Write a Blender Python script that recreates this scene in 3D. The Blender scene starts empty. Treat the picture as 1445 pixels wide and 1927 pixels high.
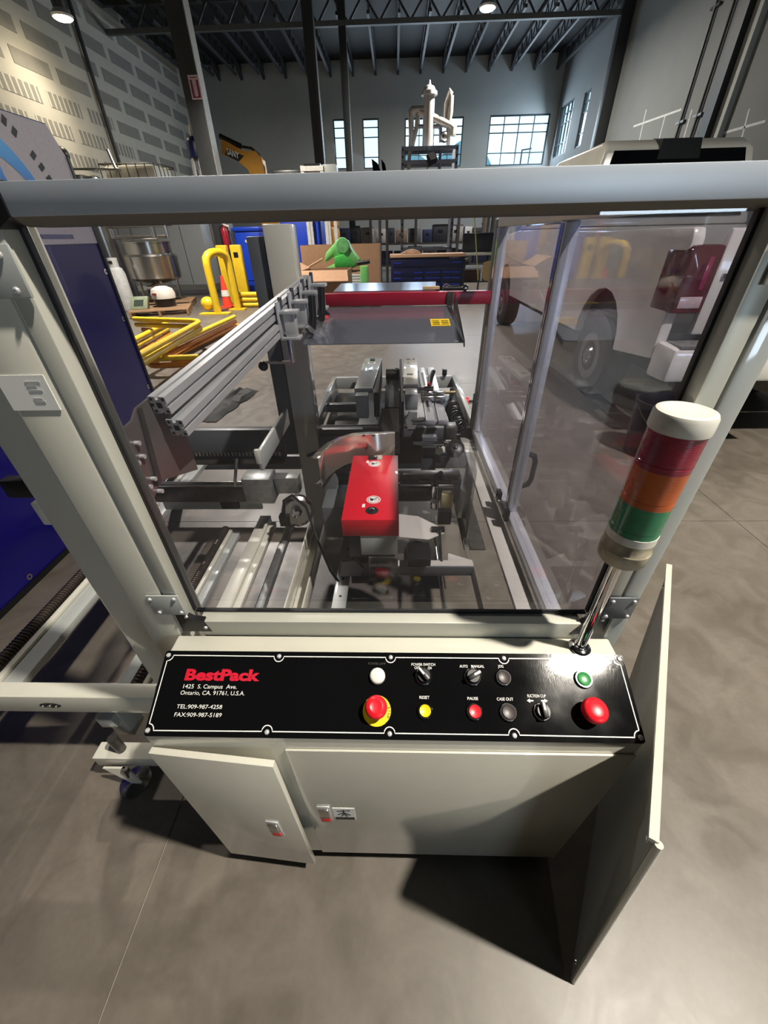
import bpy, bmesh, math, random
from mathutils import Vector, Matrix

random.seed(7)
C = bpy.context.scene.collection
SC = bpy.context.scene

# ---------------------------------------------------------------- camera
# 13 mm-equivalent phone lens, 1.45 m above the floor, pitched 35.5 degrees down
W, H, F = 1445.0, 1927.0, 725.0
EYE = Vector((0, 0, 1.45))
RIGHT = Vector((0.99958753, 0.02223345, -0.01817797))
DOWN = Vector((-0.00188331, -0.58085534, -0.81400462))
FWD = Vector((-0.0286569, 0.81370311, -0.58057388))
cd = bpy.data.cameras.new('camera')
cam = bpy.data.objects.new('camera', cd)
C.objects.link(cam)
cam.matrix_world = Matrix(((RIGHT.x, -DOWN.x, -FWD.x, EYE.x), (RIGHT.y, -DOWN.y, -FWD.y, EYE.y),
                           (RIGHT.z, -DOWN.z, -FWD.z, EYE.z), (0, 0, 0, 1)))
cd.sensor_fit = 'VERTICAL'
cd.sensor_height = 36.0
cd.lens = F / H * 36.0
cd.clip_start = 0.02
cd.clip_end = 300
SC.camera = cam

# ---------------------------------------------------------------- world
wd = bpy.data.worlds.new('sky')
SC.world = wd
wd.use_nodes = True
nt = wd.node_tree
nt.nodes.clear()
wo = nt.nodes.new('ShaderNodeOutputWorld')
bg = nt.nodes.new('ShaderNodeBackground')
tc = nt.nodes.new('ShaderNodeTexCoord')
no = nt.nodes.new('ShaderNodeTexNoise')
no.inputs['Scale'].default_value = 3.0
no.inputs['Detail'].default_value = 4
cr = nt.nodes.new('ShaderNodeValToRGB')
cr.color_ramp.elements[0].position = 0.35
cr.color_ramp.elements[0].color = (0.52, 0.78, 0.98, 1)
cr.color_ramp.elements[1].position = 0.65
cr.color_ramp.elements[1].color = (0.76, 0.92, 1.0, 1)
nt.links.new(tc.outputs['Generated'], no.inputs['Vector'])
nt.links.new(no.outputs['Fac'], cr.inputs['Fac'])
nt.links.new(cr.outputs['Color'], bg.inputs['Color'])
bg.inputs['Strength'].default_value = 0.8
nt.links.new(bg.outputs['Background'], wo.inputs['Surface'])

# ---------------------------------------------------------------- lights
def area(name, loc, aim, size, power, col, shape='DISK', size_y=None, portal=False, spread=None):
    d = bpy.data.lights.new(name, 'AREA')
    d.shape = shape
    d.size = size
    if size_y:
        d.size_y = size_y
    d.energy = power
    d.color = col
    if spread:
        d.spread = spread
    if portal:
        d.cycles.is_portal = True
    o = bpy.data.objects.new(name, d)
    o.location = loc
    o.rotation_euler = (Vector(aim) - Vector(loc)).to_track_quat('-Z', 'Y').to_euler()
    C.objects.link(o)
    return o

WARM = (1.0, 0.925, 0.80)
COOL = (0.70, 0.86, 1.0)
SP = math.radians(112)
area('high_bay_light_near', (3.08, -0.35, 6.8), (3.08, -0.35, 0), 0.25, 206, WARM, spread=SP)
area('high_bay_light_mid', (-3.6, 8.4, 6.6), (-3.6, 8.4, 0), 0.34, 400, WARM, spread=math.radians(124))
area('high_bay_light_far', (2.55, 16.6, 6.35), (2.55, 16.6, 0), 0.34, 320, WARM)
area('high_bay_light_wall', (-8.0, 14.34, 5.75), (-8.9, 13.9, 2.0), 0.30, 15, (1.0, 0.88, 0.66), spread=math.radians(128))
# daylight entering through the windows (one lamp per opening, set in the opening)
area('daylight_wide_window', (5.76, 24.93, 5.03), (4.6, 12.0, 2.0), 2.6, 75, COOL, 'RECTANGLE', 1.7)
area('daylight_middle_window', (1.85, 24.93, 5.03), (1.0, 12.0, 2.0), 2.6, 60, COOL, 'RECTANGLE', 1.7)
area('daylight_narrow_windows', (-1.8, 24.93, 5.03), (-3.0, 12.0, 2.0), 2.1, 36, COOL, 'RECTANGLE', 1.7)
area('daylight_side_window', (7.36, 23.77, 5.1), (0, 22.6, 3.0), 1.6, 45, COOL, 'RECTANGLE', 1.6)
area('daylight_unseen_rear_opening', (5.7, -8.93, 2.17), (4.0, 0.0, 1.6), 3.0, 62, COOL, 'RECTANGLE', 0.86)  # unseen strip opening behind the camera, shaped so its daylight catches the top rail

# ---------------------------------------------------------------- exposure
SC.view_settings.view_transform = 'Standard'
SC.view_settings.look = 'None'
SC.view_settings.gamma = 1.0
SC.view_settings.use_curve_mapping = False
SC.view_settings.exposure = 1.3
SC.cycles.max_bounces = 8
SC.cycles.transparent_max_bounces = 24
SC.cycles.caustics_reflective = False
SC.cycles.caustics_refractive = False
SC.cycles.sample_clamp_indirect = 6.0
SC.cycles.use_denoising = True

# ---------------------------------------------------------------- helpers
def at(px, py, X=None, Y=None, Z=None):
    """world point where the sight line through a photo pixel meets a plane"""
    d = RIGHT * ((px - W / 2) / F) + DOWN * ((py - H / 2) / F) + FWD
    if X is not None:
        t = (X - EYE.x) / d.x
    elif Y is not None:
        t = (Y - EYE.y) / d.y
    else:
        t = (Z - EYE.z) / d.z
    return EYE + d * t

def lin(c):
    return tuple(((v / 255) / 12.92 if v / 255 <= 0.04045 else ((v / 255 + 0.055) / 1.055) ** 2.4) for v in c)

MATS = {}
def mat(name, rgb, rough=0.5, metal=0.0, var=0.10, scale=14.0, bump=0.0, bscale=60.0, coat=0.0, spec=0.5, emit=0.0, lo=None, stretch=None, rvar=0.0):
    """principled material; rgb 0-255; var mixes a darker noise tone in"""
    if name in MATS:
        return MATS[name]
    m = bpy.data.materials.new(name)
    MATS[name] = m
    m.use_nodes = True
    n = m.node_tree.nodes
    l = m.node_tree.links
    b = n['Principled BSDF']
    c = lin(rgb)
    tcn = n.new('ShaderNodeTexCoord')
    mp = n.new('ShaderNodeMapping')
    l.new(tcn.outputs['Object'], mp.inputs['Vector'])
    if stretch:
        mp.inputs['Scale'].default_value = stretch
    nz = n.new('ShaderNodeTexNoise')
    nz.inputs['Scale'].default_value = scale
    nz.inputs['Detail'].default_value = 5
    l.new(mp.outputs['Vector'], nz.inputs['Vector'])
    r = n.new('ShaderNodeValToRGB')
    d = lin(lo) if lo else tuple(v * (1 - var * 2) for v in c)
    r.color_ramp.elements[0].position = 0.3
    r.color_ramp.elements[1].position = 0.62
    r.color_ramp.elements[0].color = (*d, 1)
    r.color_ramp.elements[1].color = (*c, 1)
    l.new(nz.outputs['Fac'], r.inputs['Fac'])
    l.new(r.outputs['Color'], b.inputs['Base Color'])
    b.inputs['Roughness'].default_value = rough
    if rvar:
        mr = n.new('ShaderNodeMapRange')
        mr.inputs['To Min'].default_value = max(0.02, rough - rvar)
        mr.inputs['To Max'].default_value = rough + rvar
        l.new(nz.outputs['Fac'], mr.inputs['Value'])
        l.new(mr.outputs['Result'], b.inputs['Roughness'])
    b.inputs['Metallic'].default_value = metal
    b.inputs['Specular IOR Level'].default_value = spec
    b.inputs['Coat Weight'].default_value = coat
    b.inputs['Coat Roughness'].default_value = 0.06
    if bump:
        bn = n.new('ShaderNodeTexNoise')
        bn.inputs['Scale'].default_value = bscale
        bn.inputs['Detail'].default_value = 3
        l.new(mp.outputs['Vector'], bn.inputs['Vector'])
        bp = n.new('ShaderNodeBump')
        bp.inputs['Strength'].default_value = bump
        bp.inputs['Distance'].default_value = 0.01
        l.new(bn.outputs['Fac'], bp.inputs['Height'])
        l.new(bp.outputs['Normal'], b.inputs['Normal'])
    if emit:
        b.inputs['Emission Color'].default_value = (*c, 1)
        b.inputs['Emission Strength'].default_value = emit
    return m

def clear(name, tint=(0.92, 0.92, 0.94), f0=0.05, film=0.03, filmcol=(0.75, 0.72, 0.78), rough=0.02, gain=1.0):
    """clear acrylic sheet: see-through, fresnel mirror on its outer face, a light film of dust"""
    if name in MATS:
        return MATS[name]
    m = bpy.data.materials.new(name)
    MATS[name] = m
    m.use_nodes = True
    n = m.node_tree.nodes
    l = m.node_tree.links
    n.clear()
    out = n.new('ShaderNodeOutputMaterial')
    tr = n.new('ShaderNodeBsdfTransparent')
    tr.inputs['Color'].default_value = (*tint, 1)
    gl = n.new('ShaderNodeBsdfGlossy')
    gl.inputs['Roughness'].default_value = rough
    df = n.new('ShaderNodeBsdfDiffuse')
    df.inputs['Color'].default_value = (*filmcol, 1)
    lw = n.new('ShaderNodeLayerWeight')
    lw.inputs['Blend'].default_value = 0.5
    geo = n.new('ShaderNodeNewGeometry')
    # schlick from facing
    p5 = n.new('ShaderNodeMath'); p5.operation = 'POWER'; p5.inputs[1].default_value = 5.0
    l.new(lw.outputs['Facing'], p5.inputs[0])
    ma = n.new('ShaderNodeMath'); ma.operation = 'MULTIPLY_ADD'
    ma.inputs[1].default_value = (1 - f0) * gain
    ma.inputs[2].default_value = f0 * gain
    l.new(p5.outputs[0], ma.inputs[0])
    inv = n.new('ShaderNodeMath'); inv.operation = 'SUBTRACT'; inv.inputs[0].default_value = 1.0
    l.new(geo.outputs['Backfacing'], inv.inputs[1])
    mu = n.new('ShaderNodeMath'); mu.operation = 'MULTIPLY'; mu.use_clamp = True
    l.new(ma.outputs[0], mu.inputs[0])
    l.new(inv.outputs[0], mu.inputs[1])
    tcn = n.new('ShaderNodeTexCoord')
    nz = n.new('ShaderNodeTexNoise'); nz.inputs['Scale'].default_value = 5.0; nz.inputs['Detail'].default_value = 5
    l.new(tcn.outputs['Object'], nz.inputs['Vector'])
    fm = n.new('ShaderNodeMath'); fm.operation = 'MULTIPLY'; fm.inputs[1].default_value = film * 2
    l.new(nz.outputs['Fac'], fm.inputs[0])
    m1 = n.new('ShaderNodeMixShader')
    l.new(fm.outputs[0], m1.inputs[0]); l.new(tr.outputs[0], m1.inputs[1]); l.new(df.outputs[0], m1.inputs[2])
    m2 = n.new('ShaderNodeMixShader')
    l.new(mu.outputs[0], m2.inputs[0]); l.new(m1.outputs[0], m2.inputs[1]); l.new(gl.outputs[0], m2.inputs[2])
    l.new(m2.outputs[0], out.inputs['Surface'])
    return m

class MB:
    def __init__(self):
        self.v = []
        self.f = []
    def poly(self, pts, faces):
        b = len(self.v)
        self.v += [tuple(p) for p in pts]
        self.f += [tuple(i + b for i in f) for f in faces]
        return self
    def hexa(self, p):
        return self.poly(p, [(0, 3, 2, 1), (4, 5, 6, 7), (0, 1, 5, 4), (1, 2, 6, 5), (2, 3, 7, 6), (3, 0, 4, 7)])
    def box(self, x0, x1, y0, y1, z0, z1):
        return self.hexa([(x0, y0, z0), (x1, y0, z0), (x1, y1, z0), (x0, y1, z0), (x0, y0, z1), (x1, y0, z1), (x1, y1, z1), (x0, y1, z1)])
    def bar(self, p, q, w, h, up=(0, 0, 1)):
        p, q, up = Vector(p), Vector(q), Vector(up)
        d = (q - p).normalized()
        s = d.cross(up)
        if s.length < 1e-4:
            s = d.cross(Vector((0, 1, 0)))
        s.normalize()
        u = s.cross(d).normalized()
        a, b = s * (w / 2), u * (h / 2)
        return self.hexa([p - a - b, p + a - b, q + a - b, q - a - b, p - a + b, p + a + b, q + a + b, q - a + b])
    def prism(self, pts, vec):
        pts = [Vector(p) for p in pts]
        v = Vector(vec)
        n = len(pts)
        return self.poly(pts + [p + v for p in pts],
                         [tuple(range(n)), tuple(range(2 * n - 1, n - 1, -1))] + [(i, (i + 1) % n, (i + 1) % n + n, i + n) for i in range(n)])
    def cyl(self, p, q, r, r2=None, n=16):
        return self.tube([p, q], [r, r if r2 is None else r2], n)
    def tube(self, pts, r, n=10, closed=False):
        pts = [Vector(p) for p in pts]
        k = len(pts)
        rs = r if isinstance(r, (list, tuple)) else [r] * k
        base = len(self.v)
        t0 = (pts[1] - pts[0]).normalized()
        u = t0.cross(Vector((0, 0, 1)))
        if u.length < 1e-3:
            u = t0.cross(Vector((0, 1, 0)))
        u.normalize()
        for i, p in enumerate(pts):
            a = (pts[i] - pts[i - 1]) if (i > 0 or closed) else (pts[1] - pts[0])
            b = (pts[(i + 1) % k] - p) if (i < k - 1 or closed) else (pts[-1] - pts[-2])
            t = (a.normalized() + b.normalized())
            t = a.normalized() if t.length < 1e-5 else t.normalized()
            u = (u - t * u.dot(t))
            u.normalize()
            w = t.cross(u)
            c = max(0.35, a.normalized().dot(t))
            for j in range(n):
                g = 2 * math.pi * j / n
                self.v.append(tuple(p + (u * math.cos(g) + w * math.sin(g)) * rs[i] / (c if 0 < i < k - 1 else 1)))
        for i in range(k if closed else k - 1):
            i2 = (i + 1) % k
            for j in range(n):
                j2 = (j + 1) % n
                self.f.append((base + i * n + j, base + i * n + j2, base + i2 * n + j2, base + i2 * n + j))
        if not closed:
            self.f.append(tuple(base + j for j in range(n - 1, -1, -1)))
            self.f.append(tuple(base + (k - 1) * n + j for j in range(n)))
        return self
    def lathe(self, prof, o, axis=(0, 0, 1), n=24):
        """prof: (radius, height) along axis, closed solid from bottom to top"""
        o, ax = Vector(o), Vector(axis).normalized()
        u = ax.cross(Vector((1, 0, 0)))
        if u.length < 1e-3:
            u = ax.cross(Vector((0, 1, 0)))
        u.normalize()
        w = ax.cross(u)
        base = len(self.v)
        for r, h in prof:
            for j in range(n):
                g = 2 * math.pi * j / n
                self.v.append(tuple(o + ax * h + (u * math.cos(g) + w * math.sin(g)) * r))
        for i in range(len(prof) - 1):
            for j in range(n):
                j2 = (j + 1) % n
                self.f.append((base + i * n + j, base + i * n + j2, base + (i + 1) * n + j2, base + (i + 1) * n + j))
        self.f.append(tuple(base + j for j in range(n - 1, -1, -1)))
        self.f.append(tuple(base + (len(prof) - 1) * n + j for j in range(n)))
        return self
    def ball(self, c, r, n=12, sz=1.0):
        prof = [(max(1e-4, r * math.sin(math.pi * i / n)), -r * sz * math.cos(math.pi * i / n)) for i in range(n + 1)]
        return self.lathe(prof, c, n=n + 4)
    def build(self, name, m, parent=None, label=None, bev=0.0, seg=2, smooth=True, kind=None):
        me = bpy.data.meshes.new(name)
        me.from_pydata(self.v, [], self.f)
        bm = bmesh.new()
        bm.from_mesh(me)
        bmesh.ops.recalc_face_normals(bm, faces=bm.faces)
        if bev:
            ed = [e for e in bm.edges if len(e.link_faces) == 2 and e.calc_face_angle(0) > 0.55]
            if ed:
                bmesh.ops.bevel(bm, geom=ed, offset=bev, segments=seg, affect='EDGES', profile=0.5, clamp_overlap=True)
        bm.to_mesh(me)
        bm.free()
        if smooth:
            for p in me.polygons:
                p.use_smooth = True
            me.set_sharp_from_angle(angle=math.radians(38))
        me.materials.append(m)
        o = bpy.data.objects.new(name, me)
        C.objects.link(o)
        if parent is not None:
            adopt(o, parent)
        if label:
            o['label'] = label
        if kind:
            o['kind'] = kind
        return o

def adopt(o, parent):
    o.parent = parent
    if parent.type == 'EMPTY':
        o.matrix_parent_inverse = Matrix.Translation(-Vector(parent.location))

def tag(o, label, cat, group=None):
    o['label'] = label
    o['category'] = cat
    if group:
        o['group'] = group
    return o

def thing(name, label, cat, loc=(0, 0, 0), group=None):
    o = bpy.data.objects.new(name, None)
    o.empty_display_size = 0.1
    o.location = loc
    C.objects.link(o)
    return tag(o, label, cat, group)

def struct(name, mb, m, parent=None, bev=0.0, smooth=True):
    o = mb.build(name, m, parent, bev=bev, smooth=smooth)
    if parent is None:
        o['kind'] = 'structure'
    return o

def dup(root, loc=None, rotz=None, label=None):
    r = root.copy()
    C.objects.link(r)
    if loc is not None:
        r.location = loc
    if rotz is not None:
        r.rotation_euler = (0, 0, rotz)
    if label:
        r['label'] = label
    for ch in root.children:
        c = ch.copy(); C.objects.link(c); c.parent = r
        for g in ch.children:
            d = g.copy(); C.objects.link(d); d.parent = c
    return r

def text(name, s, o, xd, yd, width, height, m, parent, bold=0.0, thick=0.0006, align=0):
    """mesh lettering fitted to a width and a cap height; o is the baseline start, xd the reading direction, yd the way up"""
    cu = bpy.data.curves.new(name, 'FONT')
    cu.body = s
    cu.size = 1.0
    cu.offset = bold
    cu.extrude = 0.0
    cu.resolution_u = 3
    tmp = bpy.data.objects.new(name, cu)
    C.objects.link(tmp)
    bpy.context.view_layer.update()
    me = bpy.data.meshes.new_from_object(tmp.evaluated_get(bpy.context.evaluated_depsgraph_get()))
    bpy.data.objects.remove(tmp)
    bpy.data.curves.remove(cu)
    xs = [v.co.x for v in me.vertices]
    ys = [v.co.y for v in me.vertices]
    x0, x1, y1 = min(xs), max(xs), max(ys)
    y0 = 0.0
    o, xd, yd = Vector(o), Vector(xd).normalized(), Vector(yd).normalized()
    nz = xd.cross(yd).normalized()
    for v in me.vertices:
        u = (v.co.x - x0) / (x1 - x0) * width
        w = (v.co.y - y0) / (y1 - y0) * height
        v.co = o + xd * u + yd * w + nz * thick
    me.name = name
    me.materials.clear()
    me.materials.append(m)
    ob = bpy.data.objects.new(name, me)
    C.objects.link(ob)
    adopt(ob, parent)
    return ob

def ring(c, n, r0, r1, k=28, z=0.0):
    """flat annulus points"""
    n = Vector(n).normalized()
    u = n.cross(Vector((1, 0, 0)))
    if u.length < 1e-3:
        u = n.cross(Vector((0, 1, 0)))
    u.normalize()
    w = n.cross(u)
    mb = MB()
    pts = []
    for r in (r0, r1):
        for j in range(k):
            g = 2 * math.pi * j / k
            pts.append(Vector(c) + n * z + (u * math.cos(g) + w * math.sin(g)) * r)
    mb.poly(pts, [(j, (j + 1) % k, (j + 1) % k + k, j + k) for j in range(k)])
    return mb

# ---------------------------------------------------------------- materials
PAINT = mat('paint_cream', (206, 204, 192), 0.36, var=0.02, coat=1.0)
PAINT_G = mat('paint_grey', (168, 172, 170), 0.38, var=0.03, coat=0.8)
PAINT_D = mat('paint_dark_grey', (92, 96, 100), 0.4, var=0.05)
ALU = mat('aluminium', (204, 206, 208), 0.36, 0.45, var=0.04, scale=40, stretch=(1, 0.1, 1))
ALU_W = mat('aluminium_anodised', (206, 208, 208), 0.38, 0.6, var=0.02)
STEEL = mat('stainless', (176, 174, 170), 0.22, 0.95, var=0.06, scale=30, stretch=(6, 1, 1))
MIRROR = mat('polished_steel', (176, 182, 196), 0.16, 0.8, var=0.02)
PSTEEL = mat('pale_steel', (206, 204, 202), 0.35, 0.3, var=0.05, scale=20)
ALU_S = mat('aluminium_satin', (190, 190, 180), 0.4, 0.15, var=0.02)
RAIL_S = mat('rail_satin', (204, 212, 222), 0.46, 0.45, var=0.02)
LIP_S = mat('lip_grey', (112, 110, 102), 0.8, var=0.03)
ZINC = mat('zinc_screw', (206, 206, 208), 0.35, 0.35, var=0.04)
DEFL = mat('deflector_steel', (226, 214, 200), 0.2, 0.85, var=0.04)
CHROME = mat('chrome', (222, 222, 224), 0.08, 1.0, var=0.02)
GALV = mat('galvanised', (150, 152, 152), 0.4, 0.7, var=0.15, scale=45)
DSTEEL = mat('dark_steel', (86, 84, 82), 0.35, 0.6, var=0.15, scale=30)
BLACK = mat('black_plastic', (18, 18, 20), 0.38, var=0.08)
RUBBER = mat('black_rubber', (20, 20, 22), 0.65, var=0.1)
GASKET = mat('gasket', (22, 23, 28), 0.3, var=0.05)
REDP = mat('red_paint', (206, 12, 40), 0.42, var=0.02, coat=0.05)
REDB = mat('red_bar_paint', (160, 14, 48), 0.35, var=0.04)
REDC = mat('red_button', (232, 30, 44), 0.35, var=0.02)
YELC = mat('yellow_button', (236, 206, 20), 0.35, var=0.02)
GRNC = mat('green_button', (30, 128, 58), 0.3, var=0.02)
WHTC = mat('white_lamp', (232, 230, 224), 0.35, var=0.02)
WPRINT = mat('white_print', (232, 232, 228), 0.5, var=0.01)
RPRINT = mat('red_print', (196, 10, 44), 0.5, var=0.02)
BPRINT = mat('black_print', (18, 18, 18), 0.5, var=0.02)
GPRINT = mat('grey_print', (176, 176, 174), 0.6, var=0.02)
YPRINT = mat('yellow_label', (232, 196, 40), 0.5, var=0.03)
YEL = mat('yellow_paint', (226, 190, 36), 0.42, var=0.06)
ORN = mat('orange_paint', (206, 132, 34), 0.45, var=0.08)
WOOD = mat('pallet_wood', (156, 124, 90), 0.8, var=0.2, scale=10, stretch=(1, 8, 8), bump=0.2)
CARD = mat('cardboard', (152, 116, 86), 0.85, var=0.06)
NAVY = mat('navy_vinyl', (16, 12, 104), 0.25, var=0.08, scale=3, coat=0.35)
NAVYP = mat('navy_paint', (22, 30, 86), 0.35, var=0.06)
BLUEP = mat('blue_plastic', (10, 62, 190), 0.4, var=0.05)
GREENP = mat('green_plastic', (112, 186, 100), 0.4, var=0.06)
WHITEP = mat('white_plastic', (216, 214, 204), 0.4, var=0.03)
TRUCK = mat('truck_white', (222, 220, 212), 0.22, var=0.06, scale=2.5, coat=0.6)
GLASSD = mat('dark_glass', (10, 11, 16), 0.06, var=0.02)
CONCD = mat('column_paint', (52, 54, 56), 0.5, var=0.05)

def floor_mat():
    m = bpy.data.materials.new('concrete')
    m.use_nodes = True
    n = m.node_tree.nodes; l = m.node_tree.links
    b = n['Principled BSDF']
    tcn = n.new('ShaderNodeTexCoord')
    def noise(s, d, dist=0.0):
        z = n.new('ShaderNodeTexNoise'); z.inputs['Scale'].default_value = s; z.inputs['Detail'].default_value = d
        z.inputs['Distortion'].default_value = dist
        l.new(tcn.outputs['Object'], z.inputs['Vector']); return z
    a = noise(0.9, 6, 0.6); c = noise(5.5, 8, 1.2); e = noise(60, 4)
    r1 = n.new('ShaderNodeValToRGB')
    r1.color_ramp.elements[0].position = 0.3; r1.color_ramp.elements[0].color = (*lin((92, 85, 77)), 1)
    r1.color_ramp.elements[1].position = 0.72; r1.color_ramp.elements[1].color = (*lin((114, 107, 98)), 1)
    l.new(a.outputs['Fac'], r1.inputs['Fac'])
    r2 = n.new('ShaderNodeValToRGB')
    r2.color_ramp.elements[0].position = 0.34; r2.color_ramp.elements[0].color = (*lin((84, 77, 69)), 1)
    r2.color_ramp.elements[1].position = 0.66; r2.color_ramp.elements[1].color = (*lin((122, 115, 106)), 1)
    l.new(c.outputs['Fac'], r2.inputs['Fac'])
    mx = n.new('ShaderNodeMixRGB'); mx.inputs[0].default_value = 0.38
    l.new(r1.outputs['Color'], mx.inputs[1]); l.new(r2.outputs['Color'], mx.inputs[2])
    m3 = n.new('ShaderNodeMixRGB'); m3.blend_type = 'MULTIPLY'; m3.inputs[0].default_value = 0.25
    l.new(mx.outputs['Color'], m3.inputs[1]); l.new(e.outputs['Fac'], m3.inputs[2])
    l.new(m3.outputs['Color'], b.inputs['Base Color'])
    mr = n.new('ShaderNodeMapRange'); mr.inputs['To Min'].default_value = 0.28; mr.inputs['To Max'].default_value = 0.55
    l.new(c.outputs['Fac'], mr.inputs['Value']); l.new(mr.outputs['Result'], b.inputs['Roughness'])
    bp = n.new('ShaderNodeBump'); bp.inputs['Strength'].default_value = 0.06; bp.inputs['Distance'].default_value = 0.01
    l.new(c.outputs['Fac'], bp.inputs['Height']); l.new(bp.outputs['Normal'], b.inputs['Normal'])
    return m
CONCRETE = floor_mat()
JOINT = mat('joint_filler', (150, 145, 134), 0.8, var=0.1)

def panel_mat():
    """gloss black laminate with fine circular scratches"""
    m = bpy.data.materials.new('black_laminate')
    m.use_nodes = True
    n = m.node_tree.nodes; l = m.node_tree.links
    b = n['Principled BSDF']
    b.inputs['Base Color'].default_value = (0.004, 0.004, 0.0045, 1)
    tcn = n.new('ShaderNodeTexCoord')
    vo = n.new('ShaderNodeTexNoise'); vo.inputs['Scale'].default_value = 900; vo.inputs['Detail'].default_value = 2
    mp = n.new('ShaderNodeMapping'); mp.inputs['Scale'].default_value = (1, 0.12, 0.12); mp.inputs['Rotation'].default_value = (0, 0, 0.6)
    l.new(tcn.outputs['Object'], mp.inputs['Vector']); l.new(mp.outputs['Vector'], vo.inputs['Vector'])
    big = n.new('ShaderNodeTexNoise'); big.inputs['Scale'].default_value = 9; big.inputs['Detail'].default_value = 3
    l.new(tcn.outputs['Object'], big.inputs['Vector'])
    mr = n.new('ShaderNodeMapRange'); mr.inputs['From Min'].default_value = 0.4; mr.inputs['From Max'].default_value = 0.75
    mr.inputs['To Min'].default_value = 0.05; mr.inputs['To Max'].default_value = 0.12
    l.new(big.outputs['Fac'], mr.inputs['Value']); l.new(mr.outputs['Result'], b.inputs['Roughness'])
    bp = n.new('ShaderNodeBump'); bp.inputs['Strength'].default_value = 0.04; bp.inputs['Distance'].default_value = 0.001
    l.new(vo.outputs['Fac'], bp.inputs['Height']); l.new(bp.outputs['Normal'], b.inputs['Normal'])
    return m
LAMINATE = panel_mat()

def drywall_mat(name, stripes):
    m = bpy.data.materials.new(name)
    m.use_nodes = True
    n = m.node_tree.nodes; l = m.node_tree.links
    b = n['Principled BSDF']; b.inputs['Roughness'].default_value = 0.9
    tcn = n.new('ShaderNodeTexCoord')
    nz = n.new('ShaderNodeTexNoise'); nz.inputs['Scale'].default_value = 5
    l.new(tcn.outputs['Object'], nz.inputs['Vector'])
    mx = n.new('ShaderNodeMixRGB'); mx.inputs[1].default_value = (*lin((140, 138, 132)), 1); mx.inputs[2].default_value = (*lin((158, 155, 148)), 1)
    l.new(nz.outputs['Fac'], mx.inputs[0])
    if stripes:
        sx = n.new('ShaderNodeSeparateXYZ'); l.new(tcn.outputs['Object'], sx.inputs[0])
        a = n.new('ShaderNodeMath'); a.operation = 'MULTIPLY'; a.inputs[1].default_value = 1 / 0.2
        l.new(sx.outputs['Y'], a.inputs[0])
        fr = n.new('ShaderNodeMath'); fr.operation = 'FRACT'; l.new(a.outputs[0], fr.inputs[0])
        lt = n.new('ShaderNodeMath'); lt.operation = 'LESS_THAN'; lt.inputs[1].default_value = 0.28; l.new(fr.outputs[0], lt.inputs[0])
        m2 = n.new('ShaderNodeMixRGB'); m2.inputs[2].default_value = (*lin((214, 210, 200)), 1)
        l.new(lt.outputs[0], m2.inputs[0]); l.new(mx.outputs['Color'], m2.inputs[1])
        l.new(m2.outputs['Color'], b.inputs['Base Color'])
    else:
        l.new(mx.outputs['Color'], b.inputs['Base Color'])
    return m
BOARD = drywall_mat('drywall_grey', False)
BOARD_S = drywall_mat('drywall_screwed', True)
COMPOUND = mat('joint_compound', (206, 202, 192), 0.9, var=0.03, scale=2)
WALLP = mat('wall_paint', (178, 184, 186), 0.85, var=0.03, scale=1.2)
DECK = mat('roof_deck', (36, 37, 41), 0.7, var=0.08, scale=2)
JOIST = mat('joist_steel', (54, 56, 60), 0.6, var=0.08)

# ================================================================= SETTING
XL, XR, YB, YF, ZC = -9.3, 7.42, 25.0, -9.0, 7.75
fl = struct('floor', MB().box(XL - 0.2, XR + 0.2, YF, YB + 0.2, -0.2, -0.004), JOINT, smooth=False)
xs = [XL - 0.2] + [-0.68 + 2.76 * k for k in range(-3, 3)] + [XR + 0.2]
ys = [YF] + [1.93 + 2.76 * k for k in range(-3, 9)] + [YB + 0.2]
for i in range(len(xs) - 1):
    for j in range(len(ys) - 1):
        MB().box(xs[i] + 0.0022, xs[i + 1] - 0.0022, ys[j] + 0.0022, ys[j + 1] - 0.0022, -0.02, 0).build('slab', CONCRETE, fl, smooth=False)

wl = struct('wall_left', MB().box(XL - 0.2, XL, YF, YB, 0, ZC), COMPOUND, smooth=False)
pm = {}
for st in (0, 1):
    mb = MB().box(0, 0.012, 0, 1.33, 0, 0.31)
    pm[st] = mb
first = {}
for r in range(10):
    z = 2.07 + 0.605 * r
    y = 8.2 + (0.81 if r % 2 else 0.0)
    while y < 24.0:
        st = 1 if (z < 4.6 and y < 17.2) or (z < 3.6 and y > 20.5) else 0
        if (st, ) not in first:
            o = pm[st].build('drywall_panel', BOARD_S if st else BOARD, wl, smooth=False)
            first[(st, )] = o
        else:
            o = first[(st, )].copy(); C.objects.link(o)
        o.location = (XL - 0.001, y, z)
        y += 1.62
MB().cyl((XL + 0.09, 17.1, 0), (XL + 0.09, 17.1, 7.2), 0.055).build('downpipe', CONCD, wl)

def wall_with_holes(name, plane, lo, hi, z1, holes, thick, m):
    """wall in the plane x=plane or y=plane with rectangular openings (a0,a1,b0,b1)"""
    ax, pos = plane
    holes = sorted(holes)
    mb = MB()
    def seg(a0, a1, b0, b1):
        if a1 - a0 < 1e-4 or b1 - b0 < 1e-4:
            return
        if ax == 'y':
            mb.box(a0, a1, pos, pos + thick, b0, b1)
        else:
            mb.box(pos, pos + thick, a0, a1, b0, b1)
    a = lo
    for h in holes:
        seg(a, h[0], 0, z1)
        seg(h[0], h[1], 0, h[2])
        seg(h[0], h[1], h[3], z1)
        a = h[1]
    seg(a, hi, 0, z1)
    return struct(name, mb, m, smooth=False)

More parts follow.
